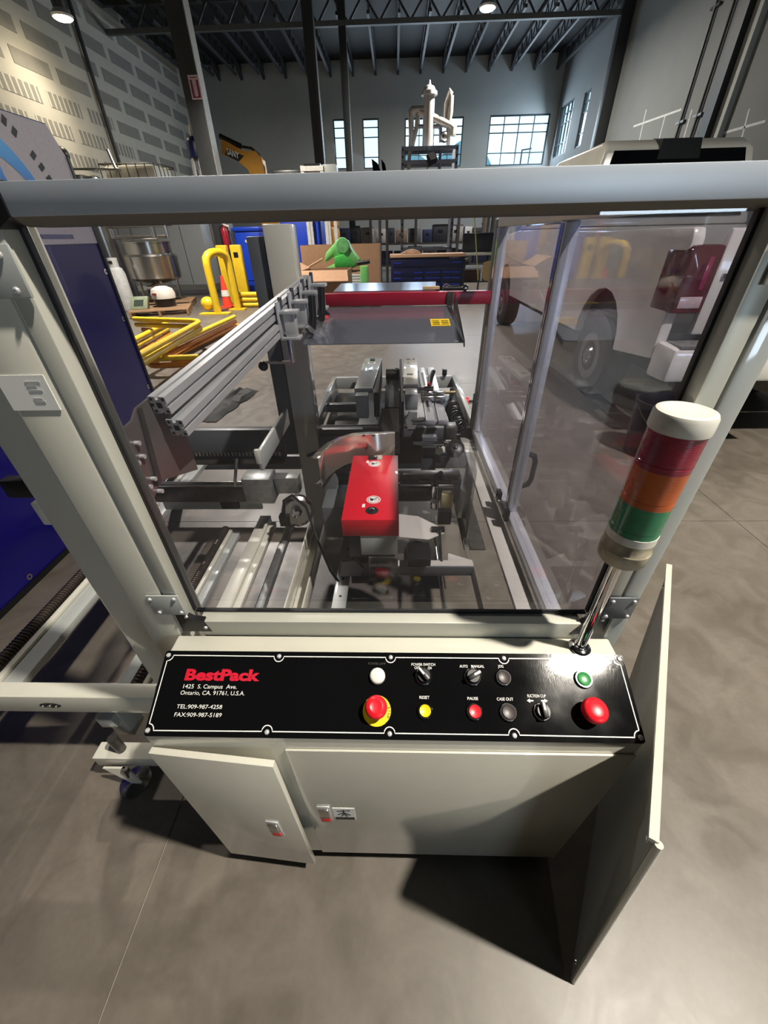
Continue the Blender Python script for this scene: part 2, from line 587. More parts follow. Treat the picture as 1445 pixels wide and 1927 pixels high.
back_h = [(-2.85, -2.12, 4.19, 5.94), (-1.48, -0.73, 4.18, 5.93), (0.49, 3.2, 4.17, 5.90), (4.4, 7.13, 4.16, 5.91)]
right_h = [(21.2, 21.85, 4.28, 5.88), (22.95, 24.6, 4.30, 6.0)]
wb = wall_with_holes('wall_back', ('y', YB), XL - 0.2, XR + 0.2, ZC, back_h, 0.2, WALLP)
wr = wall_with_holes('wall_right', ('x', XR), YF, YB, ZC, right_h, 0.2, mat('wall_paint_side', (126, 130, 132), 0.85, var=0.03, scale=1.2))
wall_with_holes('wall_front', ('y', YF - 0.2), XL - 0.2, XR + 0.2, ZC, [(4.2, 7.2, 1.74, 2.60)], 0.2, WALLP)  # unseen opening, sized for its reflection in the top rail
struct('ceiling', MB().box(XL - 0.2, XR + 0.2, YF - 0.2, YB + 0.2, ZC, ZC + 0.15), DECK, smooth=False)

FRAME = mat('window_frame', (46, 58, 68), 0.5, var=0.03)
PANE = clear('window_glass', (0.93, 0.98, 0.98), 0.04, 0.01)
wi = 0
def window(ax, pos, h, cols, rows):
    global wi
    wi += 1
    a0, a1, b0, b1 = h
    def bx(u0, u1, d0, d1, z0, z1, mb=None):
        mb = mb or MB()
        return mb.box(u0, u1, pos + d0, pos + d1, z0, z1) if ax == 'y' else mb.box(pos + d0, pos + d1, u0, u1, z0, z1)
    mb = MB()
    for q in (bx(a0, a0 + 0.05, 0.04, 0.12, b0, b1, mb), bx(a1 - 0.05, a1, 0.04, 0.12, b0, b1, mb), bx(a0 + 0.05, a1 - 0.05, 0.04, 0.12, b0, b0 + 0.05, mb), bx(a0 + 0.05, a1 - 0.05, 0.04, 0.12, b1 - 0.05, b1, mb)):
        pass
    w = struct('window_%d' % wi, mb, FRAME, smooth=False)
    for k in range(1, cols):
        u = a0 + (a1 - a0) * k / cols
        bx(u - 0.018, u + 0.018, 0.05, 0.11, b0 + 0.05, b1 - 0.05).build('mullion', FRAME, w, smooth=False)
    for v in rows:
        z = b1 - (b1 - b0) * v
        bx(a0 + 0.05, a1 - 0.05, 0.055, 0.105, z - 0.018, z + 0.018).build('muntin', FRAME, w, smooth=False)
    vs = [0] + list(rows) + [1]
    for k in range(cols):
        for j in range(len(vs) - 1):
            u0 = a0 + (a1 - a0) * k / cols; u1 = a0 + (a1 - a0) * (k + 1) / cols
            bx(u0, u1, 0.075, 0.085, b1 - (b1 - b0) * vs[j + 1], b1 - (b1 - b0) * vs[j]).build('pane', PANE, w, smooth=False)
for h in back_h[:2]:
    window('y', YB, h, 1, (0.17, 0.36, 0.76))
for h in back_h[2:]:
    window('y', YB, h, 4, (0.18, 0.34, 0.74))
for h in right_h:
    window('x', XR, h, 1 if h[1] < 22 else 4, (0.18, 0.36, 0.74))
# outside: ground and distant hills seen through the glass
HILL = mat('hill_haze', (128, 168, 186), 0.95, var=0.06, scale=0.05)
random.seed(3)
pts = [(-90, 150, -1)]
x = -90
while x < 150:
    pts.append((x, 150, 18 + 4.5 * math.sin(x * 0.11) + 3 * math.sin(x * 0.31 + 1) + random.uniform(-0.7, 0.7)))
    x += 4
pts.append((150, 150, -1))
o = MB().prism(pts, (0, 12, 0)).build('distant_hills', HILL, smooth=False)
o['kind'] = 'structure'
o = MB().box(-90, 150, 25.4, 150, -0.5, -0.3).build('outside_ground', mat('outside_ground', (150, 150, 140), 0.9)); o['kind'] = 'structure'
lp = thing('street_lamp', 'thin street lamp outside, seen low through the widest window', 'lamp', (12.6, 52, -0.3))
MB().cyl((12.6, 52, -0.3), (12.6, 52, 8.2), 0.10, 0.07, 8).build('pole', FRAME, lp)
MB().bar((12.55, 52, 8.2), (13.5, 52, 8.3), 0.12, 0.1).build('lamp_head', FRAME, lp)

# roof steel
def truss(mb, p, q, depth, n, ch=0.07, web=0.035):
    p, q = Vector(p), Vector(q)
    d = Vector((0, 0, -depth))
    mb.bar(p, q, ch, ch)
    mb.bar(p + d, q + d, ch, ch)
    for k in range(n):
        a = p.lerp(q, k / n); b = p.lerp(q, (k + 0.5) / n); c = p.lerp(q, (k + 1) / n)
        mb.bar(a, b + d, web, web); mb.bar(b + d, c, web, web)
ORD_ = ['first', 'second', 'third', 'fourth', 'fifth', 'sixth', 'seventh', 'eighth', 'ninth', 'tenth', 'eleventh', 'twelfth', 'thirteenth', 'fourteenth', 'fifteenth', 'sixteenth', 'seventeenth']
GY = 18.95
for k in range(17):
    x = XL + 0.55 + 0.99 * k
    for (y0, y1) in ((GY + 0.1, YB - 0.02), (12.9, GY - 0.1)):
        bay = 'the bay nearest the windows' if y1 > 20 else 'the second bay from the windows'
        t = thing('roof_joist', 'dark open-web joist in %s, %s from the drywall wall' % (bay, ORD_[k]), 'joist', (x, (y0 + y1) / 2, ZC - 0.5), 'roof joists')
        MB().bar((x, y0, ZC - 0.05), (x, y1, ZC - 0.05), 0.09, 0.09).build('top_chord', JOIST, t, smooth=False)
        if y1 > 20:
            MB().prism([(x - 0.05, y1, ZC - 0.1), (x - 0.05, y1 - 0.9, ZC - 0.1), (x - 0.05, y1, ZC - 0.5)], (0.1, 0, 0)).build('end_bracket', JOIST, t, smooth=False)
        MB().bar((x, y0, ZC - 0.5), (x, y1 - 0.8, ZC - 0.5), 0.08, 0.08).build('bottom_chord', JOIST, t, smooth=False)
        mb = MB()
        n = 8
        for q in range(n):
            a = y0 + (y1 - 0.8 - y0) * q / n; b = y0 + (y1 - 0.8 - y0) * (q + 1) / n; mid = (a + b) / 2
            mb.bar((x, a, ZC - 0.05), (x, mid, ZC - 0.5), 0.03, 0.03); mb.bar((x, mid, ZC - 0.5), (x, b, ZC - 0.05), 0.03, 0.03)
        mb.build('web', JOIST, t, smooth=False)
gt = thing('roof_girder', 'deep steel girder truss crossing the hall below the joists', 'girder', (-1, GY, 6.9))
MB().bar((XL, GY, ZC - 0.16), (XR, GY, ZC - 0.16), 0.14, 0.12).build('top_chord', JOIST, gt, smooth=False)
MB().bar((XL, GY, 7.0), (XR, GY, 7.0), 0.14, 0.12).build('bottom_chord', mat('joist_light', (92, 96, 100), 0.6), gt, smooth=False)
mb = MB()
for k in range(17):
    x = XL + 0.5 + 0.98 * k
    mb.bar((x, GY, ZC - 0.16), (x + 0.49, GY, 7.0), 0.06, 0.06); mb.bar((x + 0.49, GY, 7.0), (x + 0.98, GY, ZC - 0.16), 0.06, 0.06)
mb.build('web', JOIST, gt, smooth=False)

def column(x, y, w, d, label, sign=False, light=False):
    t = thing('steel_column', label, 'column', (x, y, 0))
    MB().box(x - w / 2, x + w / 2, y - d / 2, y + d / 2, 0.02, ZC - 0.02).build('shaft', CONCD, t, bev=0.02)
    MB().box(x - w * 0.8, x + w * 0.8, y - d * 0.8, y + d * 0.8, 0, 0.03).build('base_plate', CONCD, t)
    if light:
        MB().box(x + w / 2, x + w / 2 + 0.02, y - d / 2, y + d / 2, 0.03, ZC - 0.02).build('lit_side_face', mat('column_lit_side', (150, 152, 150), 0.55), t, 'side face coloured pale as lit')  # paler slab on one side, the fall of light put into its colour
    return t
column(-4.69, 13.0, 0.40, 0.34, 'thick dark column carrying a pink and white sign', light=True)
column(-2.33, 16.2, 0.30, 0.26, 'dark column standing just left of the narrow windows')
column(-1.66, 19.0, 0.24, 0.22, 'slimmer dark column against the edge of a narrow window')
column(7.22, GY, 0.34, 0.30, 'dark column against the grey right-hand wall by the side windows')
sg = thing('wall_sign', 'narrow pink and white extinguisher sign on the thick column', 'sign', (-4.7, 12.82, 4.5))
p0, p1, p2, p3 = at(358, 141, Y=12.815), at(367, 141, Y=12.815), at(378, 187, Y=12.815), at(367, 188, Y=12.815)
cx = (p0.x + p1.x) / 2; zt, zb = p0.z, p2.z
MB().box(cx - 0.125, cx + 0.125, 12.812, 12.826, zb, zt).build('sign_board', mat('sign_pink', (206, 184, 196), 0.6), sg)
SM = mat('sign_maroon', (118, 44, 76), 0.6)
hh = zt - zb
mb = MB().box(cx - 0.092, cx - 0.045, 12.806, 12.812, zb + hh * 0.06, zb + hh * 0.80)
mb.box(cx + 0.045, cx + 0.092, 12.806, 12.812, zb + hh * 0.06, zb + hh * 0.80)
mb.prism([(cx - 0.045, 12.806, zb + hh * 0.06), (cx + 0.045, 12.806, zb + hh * 0.06), (cx + 0.045, 12.806, zb + hh * 0.16), (cx, 12.806, zb + hh * 0.09), (cx - 0.045, 12.806, zb + hh * 0.16)], (0, 0.006, 0))
mb.build('sign_border', SM, sg, 'maroon surround of the pale down arrow')
MB().box(cx - 0.08, cx + 0.08, 12.806, 12.812, zb + hh * 0.88, zb + hh * 0.91).build('sign_bar', SM, sg)

# lamps whose glow is in the picture
GLOW = mat('lamp_glow', (255, 236, 196), 0.5, emit=40.0, var=0)
for nme, p, lab in (('far', (2.55, 16.6, 6.5), 'round high-bay lamp glowing under the dark roof above the windows'), ('wall', (-8.0, 14.34, 5.92), 'bright high-bay lamp close to the taped drywall wall')):
    t = thing('high_bay_lamp', lab, 'lamp', p)
    MB().lathe([(0.10, 0.10), (0.13, 0.0), (0.15, 0.26), (0.06, 0.32)], p, n=20).build('housing', DSTEEL, t)
    MB().lathe([(0.22, -0.02), (0.24, 0.02), (0.15, 0.12)], p, n=24).build('reflector', ALU, t)
    MB().lathe([(0.17, -0.045), (0.19, -0.025)], p, n=24).build('diffuser', GLOW, t, 'glowing warm white diffuser')
    MB().cyl((p[0], p[1], p[2] + 0.3), (p[0], p[1], ZC), 0.012, n=6).build('hanger_rod', DSTEEL, t)

# right wall fittings
t = thing('wall_pilaster', 'black square duct running up the grey wall beside conduits', 'duct', (XR - 0.15, 13.0, 0))
MB().box(XR - 0.26, XR - 0.002, 12.45, 12.78, 0, ZC - 0.02).build('duct', mat('duct_black', (16, 17, 22), 0.5), t)
MB().box(XR - 0.12, XR - 0.002, 12.2, 12.45, 0, ZC - 0.02).build('flange', WALLP, t)
for y, lab in ((14.1, 'thin steel conduit on the grey wall, farther from the black duct'), (13.4, 'thin steel conduit on the grey wall, nearest the black duct')):
    t = thing('wall_conduit', lab, 'conduit', (XR - 0.05, y, 0))
    MB().cyl((XR - 0.05, y, 0), (XR - 0.05, y, ZC - 0.02), 0.035, n=8).build('pipe', mat('conduit', (92, 92, 92), 0.5, 0.3), t)
    for z in (3.7, 5.6):
        MB().box(XR - 0.07, XR - 0.002, y - 0.16, y + 0.16, z, z + 0.05).build('strap', DSTEEL, t)

CHALK = mat('chalk_mark', (214, 218, 222), 0.9)
for (p_, q_) in (((1192, 238), (1282, 206)), ((1202, 268), (1216, 206)), ((1238, 270), (1252, 216)), ((1286, 262), (1302, 206)), ((1362, 250), (1440, 228)), ((1395, 262), (1410, 205))):
    a_, b_ = at(*p_, X=XR - 0.002), at(*q_, X=XR - 0.002)
    MB().bar(a_, b_, 0.045, 0.003, (1, 0, 0)).build('chalk_mark', CHALK, wr, smooth=False)

# ================================================================= CARTON ERECTOR
ER = thing('carton_erector', 'large cream and grey carton erecting machine with clear guards filling the foreground', 'machine', (0, 1.2, 0))
def part(mb, name, m, label=None, bev=0.0015, parent=None, **k):
    return mb.build(name, m, parent or ER, label, bev=bev, **k)

# posts
lpst = part(MB().box(-0.522, -0.4485, 0.50, 0.58, 0.402, 1.50), 'front_post', PAINT, bev=0.006)
part(MB().box(-0.70, -0.52, 0.605, 0.66, 0.402, 1.50), 'outer_post', PAINT, bev=0.008)
part(MB().box(-0.519, -0.4585, 0.600, 0.6035, 0.402, 1.50), 'post_flange', PAINT, bev=0)
part(MB().box(0.4235, 0.456, 0.50, 0.58, 0.05, 1.50), 'front_post', PAINT_G, bev=0.004)
part(MB().box(-0.4483, -0.4455, 0.512, 0.55, 0.8, 1.48), 'post_gasket', GASKET, bev=0)
part(MB().box(0.4193, 0.4232, 0.512, 0.55, 0.8, 1.48), 'post_gasket', GASKET, bev=0)
st = part(MB().box(-0.521, -0.4555, 0.4985, 0.4998, 1.266, 1.313), 'paper_label', WPRINT, 'white paper label with faint print', bev=0)
for k, (w, z) in enumerate(((0.020, 1.303), (0.013, 1.298), (0.018, 1.292), (0.012, 1.281), (0.014, 1.277))):
    MB().box(-0.484, -0.484 + w, 0.4978, 0.4985, z, z + 0.0022).build('print_line', GPRINT, st, smooth=False)

# front guard door: frame, gasket, pane
fd = part(MB().box(-0.4455, -0.42, 0.50, 0.533, 0.80, 1.475), 'door_stile', ALU_S)
part(MB().box(0.39, 0.419, 0.50, 0.533, 0.80, 1.475), 'door_stile', ALU_S)
part(MB().box(-0.4, 0.37, 0.50, 0.533, 0.765, 0.82), 'door_bottom_rail', ALU_S)
part(MB().box(-0.402, 0.46, 0.50, 0.565, 1.4745, 1.503), 'door_top_rail', RAIL_S, bev=0.0008)
part(MB().prism([(-0.412, 0.501, 1.4745), (-0.412, 0.532, 1.4665), (-0.412, 0.565, 1.4665), (-0.412, 0.565, 1.4745)], (0.84, 0, 0)), 'door_top_lip', LIP_S, bev=0)
for x0, x1 in ((-0.42, -0.4155), (0.3855, 0.39)):
    part(MB().box(x0, x1, 0.5245, 0.533, 0.826, 1.468), 'pane_gasket', GASKET, bev=0)
part(MB().box(-0.4155, 0.3855, 0.5245, 0.533, 0.8205, 0.8245), 'pane_gasket', GASKET, bev=0)
ACRYL = clear('front_acrylic', (0.87, 0.87, 0.90), 0.055, 0.012, rough=0.015)
ACRYL_S = clear('side_acrylic', (0.86, 0.85, 0.90), 0.07, 0.028, (0.62, 0.58, 0.68), rough=0.03, gain=0.9)
part(MB().box(-0.418, 0.388, 0.526, 0.531, 0.8225, 1.470), 'front_pane', ACRYL, 'clear acrylic front guard pane', bev=0)
part(MB().prism([(-0.441, 0.499, 0.842), (-0.428, 0.499, 0.842), (-0.412, 0.499, 0.828), (-0.389, 0.499, 0.823), (-0.381, 0.499, 0.79), (-0.441, 0.499, 0.79)], (0, 0.012, 0)), 'corner_bracket', BLACK, bev=0)
part(MB().prism([(0.418, 0.499, 0.845), (0.40, 0.499, 0.845), (0.37, 0.499, 0.825), (0.352, 0.499, 0.79), (0.418, 0.499, 0.79)], (0, 0.012, 0)), 'corner_bracket', BLACK, bev=0)
part(MB().prism([(-0.445, 0.498, 1.505), (-0.402, 0.498, 1.505), (-0.402, 0.498, 1.474), (-0.424, 0.498, 1.462), (-0.445, 0.498, 1.462)], (0, 0.03, 0)), 'corner_bracket', BLACK, bev=0)

def screw(mb, x, y, z, r=0.004):
    mb.lathe([(r, 0), (r, 0.001), (r * 0.8, 0.0026), (r * 0.42, 0.0032), (r * 0.36, 0.0012)], (x, y, z), (0, -1, 0), 12)
def plate(x0, x1, z0, z1, m, scr):
    p = part(MB().box(x0, x1, 0.4945, 0.4985, z0, z1), 'joint_plate', m, bev=0.0015)
    for (x, z) in scr:
        mb = MB(); screw(mb, x, 0.4945, z)
        mb.build('screw', ZINC, p)
    return p
plate(-0.478, -0.4145, 0.8465, 0.901, PAINT_G, [(-0.471, 0.892), (-0.424, 0.893), (-0.465, 0.855), (-0.421, 0.855)])
plate(0.3965, 0.451, 0.843, 0.901, PAINT_D, [(0.404, 0.892), (0.443, 0.892), (0.403, 0.851), (0.443, 0.851)])
plate(-0.505, -0.4165, 1.40, 1.452, PAINT_G, [(-0.43, 1.408), (-0.43, 1.442), (-0.49, 1.408)])
p = plate(0.402, 0.452, 1.40, 1.452, ALU_W, [(0.447, 1.407)])
MB().box(0.408, 0.430, 0.4935, 0.4945, 1.415, 1.445).build('decal', mat('teal', (20, 130, 140), 0.5), p, 'small teal decal')
mb = MB(); screw(mb, -0.419, 0.4985, 0.838); part(mb, 'screw', ZINC, bev=0)
mb = MB(); screw(mb, -0.389, 0.4985, 0.804); part(mb, 'screw', ZINC, bev=0)
mb = MB(); screw(mb, 0.4035, 0.4985, 0.836); part(mb, 'screw', ZINC, bev=0)

# control cabinet
cab = part(MB().prism([(-0.455, 0.322, 0.06), (-0.455, 0.322, 0.726), (-0.455, 0.461, 0.778), (-0.455, 0.4985, 0.778), (-0.455, 0.4985, 0.06)], (0.888, 0, 0)), 'control_cabinet', PAINT, bev=0.004)
MB().box(-0.435, 0.41, 0.345, 0.488, 0.0, 0.06).build('plinth', BLACK, cab)
MB().box(-0.203, 0.4315, 0.317, 0.3215, 0.068, 0.685).build('cabinet_door', PAINT, cab, bev=0.0015)
# narrow door, slightly ajar
a = math.radians(4.6)
hx, hy = -0.4535, 0.3205
def dr(u, v, z):
    return Vector((hx + u * math.cos(a) + v * math.sin(a), hy - u * math.sin(a) + v * math.cos(a), z))
dl = 0.237
MB().hexa([dr(0, -0.012, 0.075), dr(dl, -0.012, 0.075), dr(dl, 0, 0.075), dr(0, 0, 0.075), dr(0, -0.012, 0.686), dr(dl, -0.012, 0.686), dr(dl, 0, 0.686), dr(0, 0, 0.686)]).build('cabinet_door', PAINT, cab, 'narrow door standing slightly ajar', bev=0.0012)
def latch(org, xd, nrm, red=True):
    """flush paddle latch: silver plate with a red lower tab"""
    xd, nrm = Vector(xd), Vector(nrm)
    def q(u, z, h):
        return Vector(org) + xd * u + Vector((0, 0, z)) + nrm * h
    def slab(u0, u1, z0, z1, h0, h1):
        return MB().hexa([q(u0, z0, h1), q(u1, z0, h1), q(u1, z0, h0), q(u0, z0, h0), q(u0, z1, h1), q(u1, z1, h1), q(u1, z1, h0), q(u0, z1, h0)])
    slab(-0.0145, 0.0145, -0.046, 0.046, 0, 0.003).build('latch_plate', ALU, cab, bev=0.001)
    slab(-0.011, 0.011, -0.012, 0.036, 0.003, 0.007).build('latch_paddle', STEEL, cab, bev=0.001)
    slab(-0.011, 0.011, -0.038, -0.014, 0.003, 0.006).build('latch_tab', REDC, cab, 'red latch tab', bev=0.001)
xd = (math.cos(a), -math.sin(a), 0); nr = (-math.sin(a), -math.cos(a), 0)
latch(dr(0.178, -0.0121, 0.347), xd, nr)
latch((-0.1625, 0.3169, 0.371), (1, 0, 0), (0, -1, 0))
stk = MB().box(-0.143, -0.093, 0.316, 0.3169, 0.334, 0.405).build('warning_sticker', WPRINT, cab, 'white hazard pictogram sticker')
MB().box(-0.1405, -0.0955, 0.3153, 0.316, 0.3365, 0.350).build('sticker_band', BPRINT, cab)
mb = MB()
for (x0, z0, x1, z1) in ((-0.134, 0.388, -0.103, 0.393), (-0.133, 0.366, -0.120, 0.378), (-0.104, 0.364, -0.117, 0.378), (-0.1185, 0.37, -0.1185, 0.395), (-0.125, 0.356, -0.118, 0.374), (-0.112, 0.356, -0.118, 0.374)):
    mb.bar((x0, 0.3157, z0), (x1, 0.3157, z1), 0.0024, 0.0008, (0, 1, 0))
mb.build('pictogram', BPRINT, cab, smooth=False)

# control panel plate on the sloping face
PA = Vector((0, 0.461, 0.778)); PV = Vector((0, -0.936, -0.352)).normalized(); PN = Vector((0, -0.352, 0.936)).normalized(); PX = Vector((1, 0, 0))
def pp(u, v, h=0.0):
    return PA + PX * (u * (1 + 0.018 * (1 - v / 0.148))) + PV * (v * 1.016) + PN * h
def rrect(u0, u1, v0, v1, r, k=5):
    out = []
    for cu, cv, g0 in ((u1 - r, v0 + r, -90), (u1 - r, v1 - r, 0), (u0 + r, v1 - r, 90), (u0 + r, v0 + r, 180)):
        for i in range(k + 1):
            g = math.radians(g0 + 90 * i / k)
            out.append((cu + r * math.cos(g), cv + r * math.sin(g)))
    return out
TH = 0.003
CP = part(MB().prism([pp(u, v, 0.0003) for u, v in rrect(-0.4525, 0.4335, 0.0008, 0.1475, 0.006)], PN * TH), 'control_panel', LAMINATE, 'gloss black control panel with white lettering', bev=0)
HT = TH + 0.0006
def sub(mb, name, m, label=None, bev=0.0, **k):
    return mb.build(name, m, CP, label, bev=bev, **k)
# white border with scallops round the screws
R = 0.0105
scr_t = [-0.2263, -0.0091, 0.2076]; scr_b = [-0.2302, -0.0105, 0.2089]
cor = [(-0.4455, 0.0095), (0.4250, 0.0095), (0.4270, 0.1385), (-0.4475, 0.1385)]
u0, u1, v0, v1 = -0.4435, 0.4230, 0.0085, 0.1375
path = []
def arc(cu, cv, r, g0, g1, k=8):
    for i in range(k + 1):
        g = math.radians(g0 + (g1 - g0) * i / k)
        path.append((cu + r * math.cos(g), cv + r * math.sin(g)))
arc(cor[0][0], cor[0][1], R, 90, 0)
for s in scr_t:
    arc(s, 0.0100, R * 0.92, 180, 0)
arc(cor[1][0], cor[1][1], R, 180, 90)
arc(cor[2][0], cor[2][1], R, 270, 180)
for s in reversed(scr_b):
    arc(s, 0.1375, R * 0.92, 0, -180)
arc(cor[3][0], cor[3][1], R, 0, -90)
mb = MB(); n = len(path); wd_ = 0.0009
vs = []
for i in range(n):
    p_, q_ = Vector(path[i - 1]), Vector(path[(i + 1) % n])
    t_ = (q_ - p_).normalized(); nn = Vector((-t_.y, t_.x))
    c_ = Vector(path[i])
    vs += [pp(*(c_ + nn * wd_), HT), pp(*(c_ - nn * wd_), HT)]
mb.poly(vs, [(2 * i, 2 * i + 1, (2 * i + 3) % (2 * n), (2 * i + 2) % (2 * n)) for i in range(n)])
sub(mb, 'border_line', WPRINT, 'white scalloped border line', smooth=False)
for (u, v) in [(s, 0.0098) for s in scr_t] + [(s, 0.1385) for s in scr_b] + cor:
    sub(MB().lathe([(0.0046, TH), (0.0046, TH + 0.001), (0.0034, TH + 0.0028), (0.0012, TH + 0.0034), (0.001, TH + 0.002)], pp(u, v), PN, 14), 'panel_screw', ZINC)

def lab(s, ua, ub, v, cap, m=WPRINT, bold=0.0, name='lettering'):
    return text(name, s, pp(ua, v, HT), PX, -PV, ub - ua, cap, m, CP, bold=bold)
t = lab('BestPack', -0.4024, -0.2557, 0.0542, 0.0200, RPRINT, 0.045, 'logo_lettering')
t['label'] = 'red block logo lettering'
lab('1425  S. Campus  Ave.', -0.4010, -0.2975, 0.0690, 0.0072)
lab('Ontario, CA. 91761, U.S.A.', -0.4035, -0.2805, 0.0800, 0.0072)
lab('TEL:909-987-4258', -0.4045, -0.3190, 0.1030, 0.0068)
lab('FAX:909-987-5189', -0.4050, -0.3172, 0.1162, 0.0068)
for s, a_, b_, v in (('POWER SWITCH', 0.0308, 0.0766, 0.0250), ('OFF', 0.0365, 0.0468, 0.0310), ('ON', 0.0622, 0.0690, 0.0310), ('AUTO', 0.1222, 0.1380, 0.0274), ('MANUAL', 0.1442, 0.1690, 0.0274), ('JOG', 0.1946, 0.2050, 0.0268), ('RESET', 0.0443, 0.0629, 0.0822), ('PAUSE', 0.1321, 0.1516, 0.0831), ('CASE OUT', 0.1855, 0.2155, 0.0834), ('SUCTION CUP', 0.2415, 0.2754, 0.0775)):
    lab(s, a_, b_, v, 0.0050, WPRINT, 0.008)
lab('POWER LAMP', -0.0520, -0.0180, 0.0240, 0.0045, mat('faint_print', (44, 40, 44), 0.5), 0.0)
for c0, sgn in ((0.2455, -1), (0.2715, 1)):
    q = [(c0 + sgn * 0.006, 0.083), (c0, 0.0795), (c0, 0.0817), (c0 - sgn * 0.006, 0.0817), (c0 - sgn * 0.006, 0.0843), (c0, 0.0843), (c0, 0.0865)]
    sub(MB().poly([pp(u, v, HT) for u, v in q], [tuple(range(7))]), 'arrow_print', WPRINT, smooth=False)

def bezel(u, v, r, h=0.006, m=None):
    sub(MB().lathe([(r, TH), (r, TH + h * 0.6), (r * 0.90, TH + h), (r * 0.78, TH + h), (r * 0.76, TH + h * 0.5)], pp(u, v), PN, 28), 'bezel_ring', m or CHROME)
def button(u, v, r, m, label, h=0.0075):
    bezel(u, v, r)
    sub(MB().lathe([(r * 0.76, TH), (r * 0.76, TH + h), (r * 0.70, TH + h + 0.0012), (r * 0.45, TH + h), (r * 0.02, TH + h - 0.0004)], pp(u, v), PN, 28), 'push_button', m, label)
def selector(u, v, r, ang, ):
    bezel(u, v, r, 0.006)
    k = sub(MB().lathe([(r * 0.78, TH), (r * 0.74, TH + 0.012), (r * 0.68, TH + 0.0135), (0.0005, TH + 0.0135)], pp(u, v), PN, 28), 'selector_knob', BLACK, 'black rotary selector knob')
    g = math.radians(ang)
    d = PX * math.sin(g) - PV * math.cos(g)
    c = pp(u, v, TH + 0.017)
    sub(MB().bar(c - d * r * 0.72, c + d * r * 0.86, 0.0085, 0.009, PN), 'selector_grip', BLACK, bev=0.001)
    sub(MB().bar(c + d * r * 0.05 + PN * 0.0048, c + d * r * 0.84 + PN * 0.0048, 0.0036, 0.0008, PN), 'selector_pointer', WPRINT, 'white pointer line')
BLKB = mat('dark_button', (62, 54, 54), 0.4, var=0.03)
sub(MB().lathe([(0.0148, TH), (0.0148, TH + 0.006), (0.0135, TH + 0.0095), (0.0105, TH + 0.0115), (0.0005, TH + 0.0122)], pp(-0.0338, 0.0445), PN, 30), 'indicator_lamp', WHTC, 'round white indicator lamp')
selector(0.0535, 0.0440, 0.0165, -40)
selector(0.1448, 0.0440, 0.0165, 62)
button(0.2018, 0.0450, 0.0150, BLKB, 'dark push button under JOG')
button(0.3490, 0.0460, 0.0165, GRNC, 'green push button')
button(0.0533, 0.1025, 0.0140, YELC, 'yellow push button under RESET')
button(0.1425, 0.1025, 0.0148, REDC, 'red push button under PAUSE')
button(0.2028, 0.1025, 0.0158, BLKB, 'dark push button under CASE OUT')
selector(0.2632, 0.1010, 0.0160, -4)
# emergency stop with yellow collar
sub(MB().lathe([(0.0258, TH), (0.0258, TH + 0.0015), (0.012, TH + 0.002), (0.0118, TH + 0.0005)], pp(-0.0338, 0.1025), PN, 36), 'emergency_stop_collar', YELC, 'round yellow collar behind the stop button')
for i, ch in enumerate('STOP'):
    g = math.radians(78 + i * 13)
    d = PX * math.sin(g) - PV * math.cos(g)
    e = PX * math.cos(g) + PV * math.sin(g)
    c = pp(-0.0338, 0.1025, TH + 0.0022) + d * 0.0205 - e * 0.0018
    text('lettering', ch, c, e, d, 0.0034, 0.0042, BPRINT, CP, bold=0.0, thick=0.0002)
def mushroom(u, v, r, hb, ht, label):
    sub(MB().lathe([(0.0125, TH), (0.0125, hb), (0.009, hb + 0.001)], pp(u, v), PN, 24), 'stop_button_stem', CHROME)
    sub(MB().lathe([(r * 0.7, hb - 0.002), (r * 0.96, hb), (r, hb + 0.004), (r * 0.97, ht - 0.006), (r * 0.82, ht - 0.002), (r * 0.55, ht), (r * 0.50, ht - 0.0006), (0.0005, ht - 0.0002)], pp(u, v), PN, 36), 'stop_button_head', REDC, label)
mushroom(-0.0343, 0.0995, 0.0200, 0.020, 0.036, 'red mushroom head over the yellow collar')
mushroom(0.3480, 0.1005, 0.0215, 0.018, 0.038, 'plain red mushroom head')

